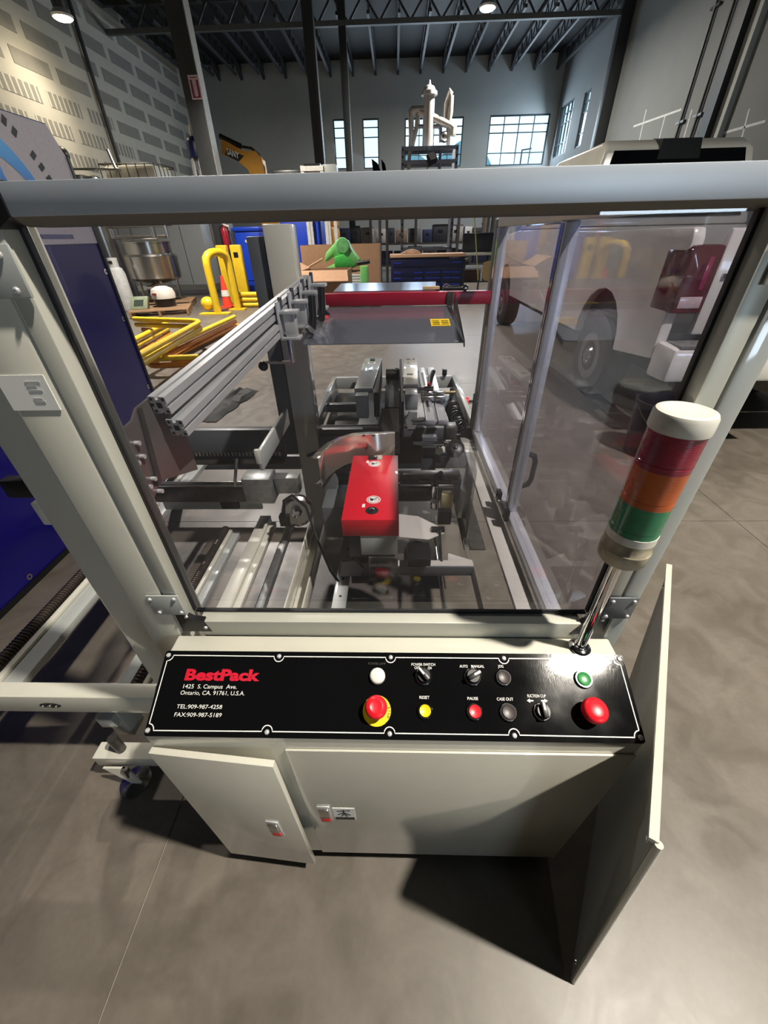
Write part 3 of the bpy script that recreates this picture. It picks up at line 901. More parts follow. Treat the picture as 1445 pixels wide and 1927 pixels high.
# stack light
SX, SY = 0.3660, 0.4755
SLT = part(MB().cyl((SX, SY, 0.778), (SX, SY, 1.03), 0.0098, n=20), 'stack_light', CHROME, 'three-colour stack light on a chrome pole', bev=0)
def sl(prof, name, m, label=None, n=36):
    MB().lathe(prof, (SX, SY, 0), n=n).build(name, m, SLT, label)
sl([(0.020, 0.778), (0.0205, 0.7815), (0.017, 0.7845), (0.012, 0.785), (0.0115, 0.791)], 'pole_flange', CHROME)
DIRTY = mat('dirty_cream', (190, 182, 160), 0.55, var=0.3, scale=28, lo=(120, 108, 88))
sl([(0.018, 1.016), (0.030, 1.0175), (0.0355, 1.024), (0.0365, 1.046), (0.0350, 1.048), (0.0350, 1.066)], 'light_base', DIRTY, 'grubby cream base')
sl([(0.0350, 1.066), (0.0350, 1.0795)], 'light_collar', WHITEP)
def lens(name, rgb, deep):
    m = bpy.data.materials.new(name); m.use_nodes = True
    n = m.node_tree.nodes; l = m.node_tree.links; b = n['Principled BSDF']
    b.inputs['Base Color'].default_value = (*lin(rgb), 1)
    b.inputs['Roughness'].default_value = 0.22
    b.inputs['Coat Weight'].default_value = 0.7; b.inputs['Coat Roughness'].default_value = 0.04
    b.inputs['Subsurface Weight'].default_value = 0.0
    tcn = n.new('ShaderNodeTexCoord'); wv = n.new('ShaderNodeTexWave'); wv.bands_direction = 'Z'; wv.inputs['Scale'].default_value = 130
    l.new(tcn.outputs['Object'], wv.inputs['Vector'])
    bp = n.new('ShaderNodeBump'); bp.inputs['Strength'].default_value = 0.25; bp.inputs['Distance'].default_value = 0.001
    l.new(wv.outputs['Fac'], bp.inputs['Height']); l.new(bp.outputs['Normal'], b.inputs['Normal'])
    mx = n.new('ShaderNodeMixRGB'); mx.inputs[1].default_value = (*lin(rgb), 1); mx.inputs[2].default_value = (*lin(deep), 1)
    nz = n.new('ShaderNodeTexNoise'); nz.inputs['Scale'].default_value = 30
    l.new(tcn.outputs['Object'], nz.inputs['Vector']); l.new(nz.outputs['Fac'], mx.inputs[0])
    l.new(mx.outputs['Color'], b.inputs['Base Color'])
    return m
def ribs(z0, z1, r=0.0342):
    """lens body with a plain collar below and a grooved joint"""
    return [(r, z0), (r, z0 + 0.009), (r * 0.985, z0 + 0.0095), (r * 0.985, z0 + 0.011), (r, z0 + 0.0115), (r, z1)]
sl(ribs(1.0795, 1.1325), 'green_lens', lens('lens_green', (0, 150, 98), (0, 92, 62)), 'green lens')
sl(ribs(1.1325, 1.1895), 'amber_lens', lens('lens_amber', (214, 96, 22), (150, 66, 10)), 'amber lens')
sl(ribs(1.1895, 1.2425), 'red_lens', lens('lens_red', (168, 4, 50), (104, 0, 44)), 'dark red lens')
sl([(0.0362, 1.2425), (0.0366, 1.247), (0.0362, 1.262), (0.0340, 1.2665), (0.0295, 1.2680), (0.0285, 1.2674), (0.0005, 1.2674)], 'light_cap', WHITEP, 'cream white cap')

# side guards
rail_y0, rail_y1 = 0.566, 1.87
part(MB().box(0.400, 0.440, rail_y0, rail_y1, 0.600, 0.640), 'side_bottom_rail', ALU, bev=0.003)
part(MB().box(0.340, 0.398, rail_y0, rail_y1, 0.575, 0.592), 'side_sill', PAINT)
part(MB().box(0.400, 0.440, rail_y0, rail_y1, 1.474, 1.51), 'side_top_rail', ALU, bev=0.003)
for y in (1.135, 1.832):
    p = part(MB().box(0.402, 0.436, y, y + 0.042, 0.641, 1.474), 'side_post', ALU, bev=0.003)
    for xx in (0.4015,):
        MB().box(xx - 0.002, xx, y + 0.012, y + 0.018, 0.65, 1.47).build('slot_edge', CHROME, p, smooth=False)
        MB().box(xx - 0.002, xx, y + 0.026, y + 0.032, 0.65, 1.47).build('slot_edge', CHROME, p, smooth=False)
part(MB().box(0.415, 0.421, 0.58, 1.133, 0.642, 1.472), 'side_pane', ACRYL_S, 'hazy clear side guard pane', bev=0)
part(MB().box(0.415, 0.421, 1.179, 1.830, 0.642, 1.472), 'side_pane', ACRYL_S, 'hazy clear side guard pane', bev=0)
part(MB().tube([(0.436, 1.16, 0.86), (0.462, 1.16, 0.85), (0.47, 1.16, 0.83), (0.47, 1.16, 0.76), (0.462, 1.16, 0.74), (0.436, 1.16, 0.73)], 0.009, 8), 'door_handle', BLACK, bev=0)
for y in (1.10, 1.22):
    h = part(MB().box(0.386, 0.402, y, y + 0.035, 0.622, 0.664), 'pane_clip', BLACK)
    MB().cyl((0.386, y + 0.018, 0.645), (0.380, y + 0.018, 0.645), 0.006).build('clip_screw', CHROME, h)
part(MB().bar((0.392, 1.12, 0.628), (0.392, 1.23, 0.628), 0.008, 0.012), 'clip_strip', WPRINT, bev=0)

# lower frame legs and rear posts
part(MB().box(-0.515, -0.402, 1.85, 1.95, 0.0, 1.50), 'rear_post', PAINT, bev=0.006)
part(MB().box(-0.592, -0.522, 1.87, 1.93, 0.50, 1.462), 'rear_post_cover', PAINT_D, bev=0.004)
part(MB().box(0.400, 0.440, 1.875, 1.93, 0.0, 1.50), 'rear_post', PAINT_D, bev=0.004)
part(MB().box(0.398, 0.45, 1.93, 1.945, 0.42, 0.80), 'rear_bracket', BLACK)

# red cross bar and polished hood
part(MB().box(-0.338, 0.40, 1.828, 1.868, 1.214, 1.262), 'cross_bar', REDB, 'red cross bar behind the hood', bev=0.003)
HD = part(MB().hexa([(-0.325, 1.45, 1.143), (0.246, 1.45, 1.143), (0.238, 1.83, 1.208), (-0.348, 1.83, 1.208), (-0.325, 1.45, 1.146), (0.246, 1.45, 1.146), (0.238, 1.83, 1.211), (-0.348, 1.83, 1.211)]), 'hood_plate', MIRROR, 'mirror polished hood plate', bev=0)
MB().hexa([(-0.26, 1.87, 1.262), (0.172, 1.87, 1.262), (0.20, 2.18, 1.266), (-0.262, 2.18, 1.266), (-0.26, 1.87, 1.266), (0.172, 1.87, 1.266), (0.20, 2.18, 1.27), (-0.262, 2.18, 1.27)]).build('rear_hood_plate', MIRROR, HD)
MB().prism([(0.243, 1.80, 1.262), (0.243, 1.46, 1.148), (0.243, 1.45, 1.13), (0.243, 1.80, 1.20)], (0.004, 0, 0)).build('hood_gusset', STEEL, HD)
MB().prism([(0.218, 1.822, 1.262), (0.243, 1.822, 1.262), (0.243, 1.822, 1.206), (0.218, 1.822, 1.206)], (0, 0.006, 0)).build('hood_bracket', STEEL, HD)
MB().prism([(-0.352, 1.822, 1.256), (-0.312, 1.822, 1.256), (-0.305, 1.822, 1.20), (-0.345, 1.822, 1.196)], (0, 0.006, 0)).build('hood_bracket', STEEL, HD)
q = [at(803, 602, Y=1.62), at(846, 600, Y=1.62)]
yl = MB().hexa([(0.138, 1.60, 1.1727), (0.212, 1.60, 1.1727), (0.212, 1.672, 1.185), (0.138, 1.672, 1.185), (0.138, 1.60, 1.1737), (0.212, 1.60, 1.1737), (0.212, 1.672, 1.186), (0.138, 1.672, 1.186)]).build('warning_label', YPRINT, HD, 'yellow warning label')
mb = MB()
for k in range(2):
    for r in range(3):
        xa = 0.146 + 0.034 * k; ya = 1.615 + 0.017 * r
        mb.bar((xa, ya, 1.1737 + (ya - 1.60) * 0.1722 + 0.0008), (xa + 0.026, ya, 1.1737 + (ya - 1.60) * 0.1722 + 0.0008), 0.006, 0.0006)
mb.build('label_print', BPRINT, HD, smooth=False)
MB().box(0.12, 0.19, 1.875, 1.90, 1.267, 1.277).build('tape_strip', mat('tan_tape', (212, 190, 140), 0.7), HD, 'tan tape strip')

# aluminium guide profiles with slotted ends
def profile(p, q, name):
    p, q = Vector(p), Vector(q)
    d = (q - p).normalized(); s = d.cross(Vector((0, 0, 1))).normalized(); u = s.cross(d)
    w = 0.020
    mb = MB()
    # 40 mm slotted section: outline with four T-slots
    g, dp = 0.0042, 0.0075
    out = [(-w, -w), (-g, -w), (-g, -w + dp), (g, -w + dp), (g, -w), (w, -w), (w, -g), (w - dp, -g), (w - dp, g), (w, g), (w, w), (g, w), (g, w - dp), (-g, w - dp), (-g, w), (-w, w), (-w, g), (-w + dp, g), (-w + dp, -g), (-w, -g)]
    mb.prism([p + s * a_ + u * b_ for a_, b_ in out], q - p)
    o = part(mb, name, ALU, bev=0)
    for a_, b_, r_ in ((0, 0, 0.0062), (-0.014, -0.014, 0.0032), (0.014, -0.014, 0.0032), (-0.014, 0.014, 0.0032), (0.014, 0.014, 0.0032)):
        MB().box(-r_, r_, -0.0006, 0, -r_, r_)
        c = p + s * a_ + u * b_
        MB().bar(c - d * 0.0006, c + d * 0.001, r_ * 2, r_ * 2, u).build('bore', BLACK, o, smooth=False)
    return o
profile((-0.508, 0.80, 1.163), (-0.347, 1.80, 1.313), 'guide_profile')
profile((-0.487, 0.80, 1.111), (-0.347, 1.80, 1.261), 'guide_profile')
e_ = [at(px, py, Y=1.803) for px, py in ((553, 536), (577, 517), (584, 520), (597, 560), (592, 566), (566, 569))]
END = part(MB().prism(e_, (0, 0.004, 0)), 'end_plate', ALU_S, 'pale end plate of the guide profiles')

# bent side plate carrying the profiles
X0 = -0.53
pl = [at(213, 842, X=X0), at(224, 815, X=X0), at(250, 791, X=X0), at(257, 768, X=X0), at(285, 746, X=X0)]
pl += [Vector((X0, 0.90, 1.17)), Vector((X0, 0.90, 0.95)), at(302, 905, X=X0), at(290, 940, X=X0), at(272, 955, X=X0)]
SP = part(MB().prism([(p_.x, p_.y, p_.z) for p_ in pl], (-0.006, 0, 0)), 'side_plate', mat('side_plate_steel', (120, 114, 112), 0.3, 0.55, var=0.08), bev=0)
for (px, py) in ((254, 834), (264, 859), (285, 901), (298, 924), (291, 949), (254, 871), (277, 916)):
    b_ = at(px, py, X=X0)
    MB().cyl((X0 - 0.002, b_.y, b_.z), (X0 + 0.010, b_.y, b_.z), 0.0052, n=10).build('bolt', ZINC, SP)
MB().prism([at(258, 768, X=X0 + 0.002), at(264, 768, X=X0 + 0.002), at(302, 905, X=X0 + 0.002), at(296, 915, X=X0 + 0.002)], (0.004, 0, 0)).build('plate_fold', DSTEEL, SP)

# suction cup clamps on the profiles
for k, (y, dz) in enumerate(((1.42, 0), (1.53, 0.01), (1.64, 0.02), (1.74, 0.03))):
    f_ = (y - 0.80) / 1.0
    x = -0.508 + 0.161 * f_; z = 1.163 + 0.15 * f_
    cl = part(MB().box(x + 0.022, x + 0.030, y - 0.03, y + 0.03, z - 0.085, z + 0.03), 'clamp_bracket', ALU)
    MB().box(x + 0.030, x + 0.088, y - 0.026, y + 0.026, z - 0.006, z + 0.004).build('clamp_plate', ALU, cl, bev=0.001)
    MB().box(x + 0.030, x + 0.088, y - 0.026, y + 0.026, z - 0.085, z - 0.076).build('clamp_plate', ALU, cl, bev=0.001)
    MB().box(x + 0.040, x + 0.078, y - 0.018, y + 0.018, z - 0.076, z - 0.006).build('clamp_block', ALU, cl, bev=0.002)
    MB().cyl((x + 0.035, y - 0.01, z + 0.004), (x + 0.035, y - 0.01, z + 0.042), 0.007).build('clamp_bolt', CHROME, cl)
    if k in (1, 2):
        MB().tube([(x + 0.100, y, z + 0.015), (x + 0.098, y - 0.01, z - 0.05), (x + 0.092, y - 0.015, z - 0.085), (x + 0.078, y - 0.02, z - 0.10)], [0.014, 0.014, 0.015, 0.020], 10).build('clamp_lever', BLACK, cl, 'black clamp lever')
    if k == 0:
        MB().cyl((x + 0.045, y, z - 0.085), (x + 0.045, y, z - 0.16), 0.010).build('crank_shaft', CHROME, cl)
        MB().bar((x + 0.055, y, z - 0.162), (x - 0.045, y - 0.02, z - 0.158), 0.012, 0.008).build('crank_arm', CHROME, cl)
        MB().ball((x - 0.055, y - 0.025, z - 0.168), 0.017).build('crank_knob', BLACK, cl, 'black ball knob')
part(MB().tube([(-0.335, 1.72, 1.225), (-0.30, 1.73, 1.215), (-0.275, 1.75, 1.19)], 0.014, 10), 'suction_hose', BLACK, bev=0)
part(MB().cyl((-0.30, 1.70, 1.19), (-0.265, 1.70, 1.19), 0.011, n=12), 'hose_fitting', REDC, bev=0)
FILM = clear('plastic_film', (0.94, 0.94, 0.94), 0.08, 0.10, rough=0.15)
random.seed(11)
mb = MB()
gx, gy = 9, 7
vv = []
for i in range(gx):
    for j in range(gy):
        x = -0.335 + 0.10 * i / (gx - 1) + random.uniform(-0.004, 0.004); y = 1.47 + 0.20 * j / (gy - 1)
        vv.append((x, y, 1.1555 + (y - 1.45) * 0.171 + 0.03 * math.exp(-((i - 2) / 2.0) ** 2) + random.uniform(0, 0.012)))
mb.poly(vv, [(i * gy + j, (i + 1) * gy + j, (i + 1) * gy + j + 1, i * gy + j + 1) for i in range(gx - 1) for j in range(gy - 1)])
fo = tag(mb.build('plastic_film', FILM), 'crumpled scrap of clear plastic film on the polished hood', 'film')

# magazine frame: front beam, foot, rails, screws
part(MB().box(-1.80, -0.458, 0.565, 0.612, 0.316, 0.400), 'front_beam', PAINT, bev=0.005)
for x in (-1.005, -1.30):
    fb = part(MB().prism([(x + 0.032 * math.cos(g) * (1 if abs(math.cos(g)) > 0.5 else 1), 0.5635, 0.357 + 0.012 * math.sin(g)) for g in [i * math.pi / 8 for i in range(16)]], (0, 0.002, 0)), 'flange_bearing', BLACK, bev=0)
    for dx in (-0.02, 0, 0.02):
        r_ = 0.007 if dx == 0 else 0.003
        MB().lathe([(r_, 0), (r_, 0.004), (r_ * 0.5, 0.006)], (x + dx, 0.5635, 0.357), (0, -1, 0), 12).build('bearing_bolt', CHROME, fb)
# levelling foot
part(MB().box(-0.95, -0.56, 0.512, 0.562, 0.09, 0.14), 'foot_tube', PAINT, bev=0.003)
part(MB().box(-0.952, -0.949, 0.518, 0.556, 0.096, 0.134), 'tube_mouth', BLACK, bev=0)
part(MB().box(-0.93, -0.88, 0.577, 1.10, 0.20, 0.25), 'foot_strut', PAINT_G, bev=0.003)
part(MB().box(-0.935, -0.875, 0.60, 0.66, 0.10, 0.318), 'frame_leg', PAINT_G, bev=0.003)
part(MB().cyl((-0.87, 0.54, 0.14), (-0.87, 0.54, 0.215), 0.014, n=12), 'levelling_bolt', DSTEEL, bev=0)
part(MB().prism([(-0.925, 0.50, 0.100), (-0.855, 0.50, 0.100), (-0.82, 0.485, 0.03), (-0.85, 0.485, 0.03)], (0, 0.006, 0)), 'foot_gusset', PAINT, bev=0)
part(MB().lathe([(0.045, 0.0), (0.047, 0.008), (0.036, 0.014), (0.014, 0.018), (0.010, 0.022), (0.010, 0.10)], (-0.855, 0.50, 0.0), n=28), 'levelling_pad', STEEL, bev=0)

def lead_screw(x, z, r, y0, y1):
    n = int((y1 - y0) / 0.011)
    prof = []
    for i in range(n):
        h = i * 0.011
        prof += [(r, h), (r, h + 0.004), (r * 0.80, h + 0.0055), (r * 0.80, h + 0.0095)]
    part(MB().lathe(prof, (x, y0, z), (0, 1, 0), 10), 'lead_screw', mat('screw_steel', (96, 88, 82), 0.3, 0.7, var=0.1), bev=0)
lead_screw(-1.278, 0.352, 0.020, 0.62, 2.10)
lead_screw(-0.792, 0.352, 0.017, 0.62, 1.42)
part(MB().box(-1.245, -1.225, 0.612, 2.1, 0.335, 0.356), 'slide_rail', PAINT, bev=0.002)
part(MB().box(-1.222, -1.160, 0.612, 2.1, 0.318, 0.345), 'slide_rail', PAINT_G, bev=0.002)
part(MB().box(-0.772, -0.758, 0.612, 1.40, 0.33, 0.354), 'slide_rail', PAINT, bev=0.001)
part(MB().box(-0.755, -0.725, 0.612, 1.40, 0.318, 0.342), 'slide_rail', PAINT_G, bev=0.001)
part(MB().box(-0.645, -0.595, 0.62, 1.48, 0.335, 0.375), 'slide_rail', PAINT, 'cream slide rail', bev=0.002)
part(MB().box(-0.593, -0.565, 0.62, 1.45, 0.335, 0.362), 'slide_rail', PAINT, 'cream slide rail', bev=0.002)
part(MB().box(-0.513, -0.483, 0.60, 1.55, 0.325, 0.355), 'strut_channel', GALV, 'galvanised strut channel', bev=0.001)
ch = MB().box(-0.402, -0.396, 0.57, 1.50, 0.29, 0.372); ch.box(-0.396, -0.338, 0.57, 1.50, 0.284, 0.29); ch.box(-0.338, -0.332, 0.57, 1.50, 0.29, 0.372)
part(ch, 'floor_channel', PAINT, 'cream U-channel', bev=0.001)
fr = part(MB().box(-0.235, -0.182, 0.57, 1.40, 0.335, 0.345), 'flat_rail', PAINT_G, bev=0.001)
for k in range(9):
    MB().cyl((-0.208, 0.64 + 0.09 * k, 0.3449), (-0.208, 0.64 + 0.09 * k, 0.3456), 0.006, n=8).build('rail_hole', BLACK, fr)
part(MB().cyl((0.18, 0.57, 0.35), (0.18, 1.35, 0.35), 0.010, n=12), 'guide_rod', STEEL, bev=0)
part(MB().box(0.300, 0.316, 0.57, 1.32, 0.345, 0.365), 'slide_rail', PAINT, 'cream slide rail', bev=0.001)
part(MB().box(-1.80, 0.44, 2.10, 2.15, 0.28, 0.37), 'rear_beam', PAINT_D, bev=0.003)
part(MB().box(-1.50, -1.44, 2.10, 2.15, 0.0, 0.28), 'frame_leg', PAINT_G)
part(MB().box(-0.50, -0.45, 0.59, 0.64, 0.0, 0.40), 'frame_leg', PAINT_D)
part(MB().box(0.39, 0.44, 0.59, 0.64, 0.0, 0.60), 'frame_leg', PAINT_D)

# cross members of the case opener
CB = part(MB().box(-1.40, -0.545, 1.70, 1.745, 0.556, 0.716), 'cross_beam', PAINT_D, bev=0.003)
MB().box(-1.40, -0.545, 1.655, 1.70, 0.556, 0.562).build('cross_beam_lip', DSTEEL, CB)
for k in range(46):
    MB().box(-1.38 + 0.018 * k, -1.370 + 0.018 * k, 1.69, 1.70, 0.585, 0.607).build('rack_tooth', STEEL, CB, smooth=False)
part(MB().cyl((-1.1, 1.40, 0.60), (-0.55, 1.40, 0.60), 0.013, n=16), 'carriage_rod', STEEL, bev=0)
part(MB().box(-1.1, -0.57, 1.41, 1.43, 0.50, 0.58), 'carriage_plate', DSTEEL)
part(MB().box(-1.08, -0.62, 1.46, 1.475, 0.425, 0.505), 'carriage_plate', PAINT_G)
part(MB().box(-0.80, -0.72, 1.44, 1.46, 0.44, 0.50), 'cable_carrier', BLACK)
part(MB().box(-0.625, -0.505, 1.33, 1.42, 0.545, 0.662), 'carriage_block', GALV, bev=0.003)
part(MB().box(-0.50, -0.40, 1.36, 1.41, 0.575, 0.65), 'carriage_block', GALV, bev=0.003)
part(MB().box(-0.535, -0.52, 1.33, 1.80, 0.705, 0.785), 'push_plate', PAINT_G)
part(MB().box(-0.537, -0.518, 1.315, 1.33, 0.74, 0.80), 'push_plate_end', PAINT)
part(MB().bar((-0.68, 1.38, 0.60), (-0.65, 1.40, 0.72), 0.010, 0.010), 'lever_pin', STEEL, bev=0)
part(MB().cyl((-0.68, 1.80, 0.655), (-0.62, 2.0, 0.60), 0.02, n=10), 'air_cylinder', DSTEEL, bev=0)
GM = part(MB().lathe([(0.066, 0), (0.068, 0.01), (0.068, 0.05), (0.055, 0.06)], (-0.425, 1.36, 0.50), (0.3, -0.9, 0.3), 12), 'gear_motor', STEEL, bev=0)
MB().lathe([(0.022, 0.06), (0.022, 0.085), (0.012, 0.09)], (-0.43, 1.36, 0.505), (0.3, -0.9, 0.3), 12).build('motor_hub', CHROME, GM)
MB().box(-0.48, -0.44, 1.27, 1.30, 0.47, 0.52).build('terminal_block', BLACK, GM)
part(MB().tube([(-0.46, 1.28, 0.50), (-0.455, 1.30, 0.58), (-0.42, 1.31, 0.60), (-0.37, 1.31, 0.54), (-0.33, 1.25, 0.42), (-0.26, 1.12, 0.36), (-0.20, 1.05, 0.33)], 0.005, 8), 'motor_cable', BLACK, bev=0)

# outfeed bed
bed = part(MB().box(-0.445, -0.415, 1.88, 2.78, 0.57, 0.65), 'bed_rail', PAINT_G, bev=0.003)
part(MB().box(0.400, 0.430, 1.95, 2.78, 0.57, 0.65), 'bed_rail', PAINT_G, bev=0.003)
part(MB().box(-0.415, 0.400, 2.75, 2.79, 0.57, 0.65), 'bed_rail', PAINT_G, bev=0.003)
part(MB().box(-0.415, 0.400, 1.90, 1.94, 0.56, 0.63), 'bed_cross', PAINT_D, bev=0.003)
part(MB().box(-0.415, -0.21, 2.30, 2.34, 0.57, 0.62), 'bed_cross', PAINT_D, bev=0.003)
part(MB().cyl((-0.41, 1.98, 0.61), (0.39, 1.98, 0.61), 0.012, n=12), 'drive_shaft', STEEL, bev=0)
part(MB().box(-0.412, -0.215, 1.95, 2.745, 0.53, 0.545), 'bed_dark_sheet', BLACK)  # black sheets added to darken the bed and hide the floor
part(MB().box(0.255, 0.398, 1.96, 2.745, 0.50, 0.515), 'bed_dark_sheet', BLACK)
part(MB().box(-0.21, 0.25, 1.87, 2.66, 0.44, 0.585), 'dark_gap_filler', BLACK, bev=0.004)  # black box added to fill the middle gap with dark
fp = part(MB().box(-0.412, -0.08, 1.872, 1.885, 0.36, 0.60), 'drive_panel', PAINT_D)
MB().cyl((-0.30, 1.868, 0.49), (-0.30, 1.873, 0.49), 0.075, n=24).build('panel_opening', BLACK, fp)
MB().cyl((-0.15, 1.868, 0.53), (-0.15, 1.873, 0.53), 0.014, n=12).build('panel_hole', BLACK, fp)
for (x, y) in ((-0.43, 2.72), (0.415, 2.72)):
    part(MB().box(x - 0.025, x + 0.025, y - 0.025, y + 0.025, 0, 0.57), 'bed_leg', PAINT_D)
# left side belt unit
c1 = part(MB().hexa([(-0.215, 2.04, 0.775), (-0.118, 2.04, 0.775), (-0.085, 2.66, 0.775), (-0.200, 2.66, 0.775), (-0.215, 2.04, 0.800), (-0.118, 2.04, 0.800), (-0.085, 2.66, 0.800), (-0.200, 2.66, 0.800)]), 'belt_cover', PAINT_G, 'grey side belt cover', bev=0.003)
MB().box(-0.205, -0.14, 1.97, 2.04, 0.66, 0.785).build('cover_front', PAINT_G, c1, bev=0.003)
MB().box(-0.16, -0.13, 2.60, 2.64, 0.8, 0.806).build('cover_slot', BLACK, c1)
for (x0, x1, y0, y1) in ((-0.17, -0.125, 2.53, 2.56), (-0.165, -0.125, 2.36, 2.39)):
    MB().box(x0, x1, y0, y1, 0.8, 0.8008).build('cover_decal', WPRINT, c1, smooth=False)
    MB().box(x0 + 0.008, x1 - 0.008, y0 + 0.006, y1 - 0.006, 0.8008, 0.8014).build('decal_print', BPRINT, c1, smooth=False)
part(MB().box(-0.112, -0.085, 2.0, 2.68, 0.655, 0.79), 'side_belt', RUBBER, bev=0.004)
# middle belt
part(MB().box(-0.056, 0.026, 2.03, 2.56, 0.60, 0.70), 'tape_head_belt', BLACK, bev=0.004)
mb_ = part(MB().cyl((-0.058, 2.57, 0.72), (0.03, 2.57, 0.72), 0.034, n=16), 'belt_roller', BLACK, bev=0)
for k in range(3):
    MB().box(0.004, 0.022, 2.545 + 0.018 * k, 2.553 + 0.018 * k, 0.748, 0.756).build('roller_mark', STEEL, mb_)
part(MB().hexa([(-0.07, 1.84, 0.64), (0.022, 1.84, 0.64), (0.022, 2.0, 0.70), (-0.07, 2.0, 0.70), (-0.07, 1.84, 0.644), (0.022, 1.84, 0.644), (0.022, 2.0, 0.704), (-0.07, 2.0, 0.704)]), 'tape_head_plate', STEEL, bev=0)
part(MB().box(-0.075, 0.024, 1.83, 1.84, 0.52, 0.645), 'tape_head_front', DSTEEL)
part(MB().box(-0.10, -0.095, 2.0, 2.5, 0.64, 0.69), 'guide_strip', ALU)
# right side belt unit
c2 = part(MB().hexa([(0.047, 2.10, 0.775), (0.125, 2.10, 0.775), (0.150, 2.68, 0.775), (0.062, 2.68, 0.775), (0.047, 2.10, 0.800), (0.125, 2.10, 0.800), (0.150, 2.68, 0.800), (0.062, 2.68, 0.800)]), 'belt_cover', PAINT, 'cream side belt cover', bev=0.003)
for (x0, x1, y0, y1) in ((0.075, 0.10, 2.61, 2.63), (0.115, 0.13, 2.61, 2.64), (0.078, 0.092, 2.53, 2.545), (0.07, 0.105, 2.27, 2.30)):
    MB().box(x0, x1, y0, y1, 0.8, 0.8008).build('decal_print', BPRINT, c2, smooth=False)
MB().box(0.055, 0.12, 1.98, 2.10, 0.70, 0.785).build('cover_front', PAINT_G, c2, bev=0.003)
MB().prism([(0.07, 1.90, 0.62), (0.115, 1.90, 0.62), (0.115, 1.90, 0.72), (0.075, 1.90, 0.72), (0.055, 1.90, 0.68)], (0, 0.02, 0)).build('cover_bracket', PAINT_G, c2)
part(MB().box(0.032, 0.046, 1.86, 2.68, 0.60, 0.79), 'side_belt', RUBBER, bev=0.003)
# slotted adjuster bars and clamps
for x, sl_ in ((0.172, True), (0.232, False)):
    b_ = part(MB().hexa([(x - 0.020, 1.78, 0.70), (x + 0.024, 1.78, 0.70), (x + 0.016, 2.56, 0.74), (x - 0.026, 2.56, 0.74), (x - 0.020, 1.78, 0.725), (x + 0.024, 1.78, 0.725), (x + 0.016, 2.56, 0.765), (x - 0.026, 2.56, 0.765)]), 'slotted_bar', ALU, bev=0.002)
    if sl_:
        for (y0, y1) in ((1.88, 2.02), (2.24, 2.46)):
            z0 = 0.725 + (y0 - 1.78) * 0.0513; z1 = 0.725 + (y1 - 1.78) * 0.0513
            MB().hexa([(x - 0.006, y0, z0 - 0.002), (x + 0.006, y0, z0 - 0.002), (x + 0.004, y1, z1 - 0.002), (x - 0.010, y1, z1 - 0.002), (x - 0.006, y0, z0 + 0.001), (x + 0.006, y0, z0 + 0.001), (x + 0.004, y1, z1 + 0.001), (x - 0.010, y1, z1 + 0.001)]).build('bar_slot', BLACK, b_, smooth=False)
    MB().box(x - 0.030, x + 0.034, 2.06, 2.10, 0.73, 0.765).build('bar_clamp', STEEL, b_, bev=0.003)
    MB().box(x - 0.030, x + 0.034, 2.0, 2.03, 0.73, 0.76).build('bar_clamp', STEEL, b_, bev=0.003)
hl = part(MB().tube([(0.19, 2.15, 0.77), (0.205, 2.22, 0.80), (0.222, 2.28, 0.815)], [0.012, 0.014, 0.013], 10), 'clamp_handle', BLACK, bev=0)
MB().ball((0.188, 2.145, 0.785), 0.010, 8).build('handle_button', REDC, hl, 'red handle button')
for (x0, x1, y, z, r) in ((0.075, 0.20, 2.13, 0.765, 0.008), (0.085, 0.20, 1.80, 0.70, 0.007), (0.08, 0.13, 1.84, 0.70, 0.007), (0.085, 0.27, 1.66, 0.66, 0.009)):
    rd = part(MB().cyl((x0, y, z), (x1, y, z), r, n=12), 'clamp_rod', CHROME, bev=0)
    MB().cyl((x1 - 0.04, y, z), (x1 + 0.012, y, z), r * 1.7, n=12).build('rod_collar', STEEL, rd)
part(MB().cyl((0.245, 2.20, 0.72), (0.345, 2.20, 0.72), 0.008, n=10), 'clamp_rod', BRASS if 'BRASS' in globals() else mat('brass', (176, 160, 110), 0.3, 0.8), bev=0)
part(MB().box(0.245, 0.30, 1.74, 1.82, 0.60, 0.70), 'slide_block', DSTEEL, bev=0.003)
part(MB().box(0.13, 0.20, 1.68, 1.72, 0.45, 0.68), 'adjuster_post', PAINT_D)
coil = MB()
cpts = []
for i in range(90):
    g = i * 0.55
    cpts.append((0.325 + 0.036 * math.cos(g), 2.13 - 0.0034 * i, 0.66 + 0.036 * math.sin(g)))
part(coil.tube(cpts, 0.0058, 6), 'coiled_hose', BLACK, bev=0)
kn = part(MB().lathe([(0.036, 0), (0.043, 0.006), (0.043, 0.020), (0.032, 0.026), (0.012, 0.028)], (0.275, 1.62, 0.645), (0, -0.6, 0.8), 20), 'adjust_knob', BLACK, bev=0)
MB().lathe([(0.010, 0.028), (0.010, 0.034), (0.004, 0.036)], (0.275, 1.62, 0.645), (0, -0.6, 0.8), 12).build('knob_nut', CHROME, kn)
part(MB().cyl((0.20, 1.60, 0.655), (0.20, 1.585, 0.655), 0.018, n=14), 'rod_washer', CHROME, bev=0)
es = part(MB().cyl((0.43, 2.35, 0.61), (0.455, 2.35, 0.61), 0.030, n=16), 'stop_guard', REDC, 'red stop button on the bed rail', bev=0)
MB().cyl((0.455, 2.35, 0.61), (0.49, 2.35, 0.61), 0.012, n=10).build('stop_stud', CHROME, es)
sn = part(MB().box(0.33, 0.36, 2.735, 2.765, 0.66, 0.70), 'sensor_head', BLACK)
MB().cyl((0.345, 2.75, 0.65), (0.345, 2.75, 0.66), 0.014, n=10).build('sensor_mount', CHROME, sn)
part(MB().box(0.412, 0.45, 1.955, 1.975, 0.54, 0.64), 'hinge_bracket', BLACK)

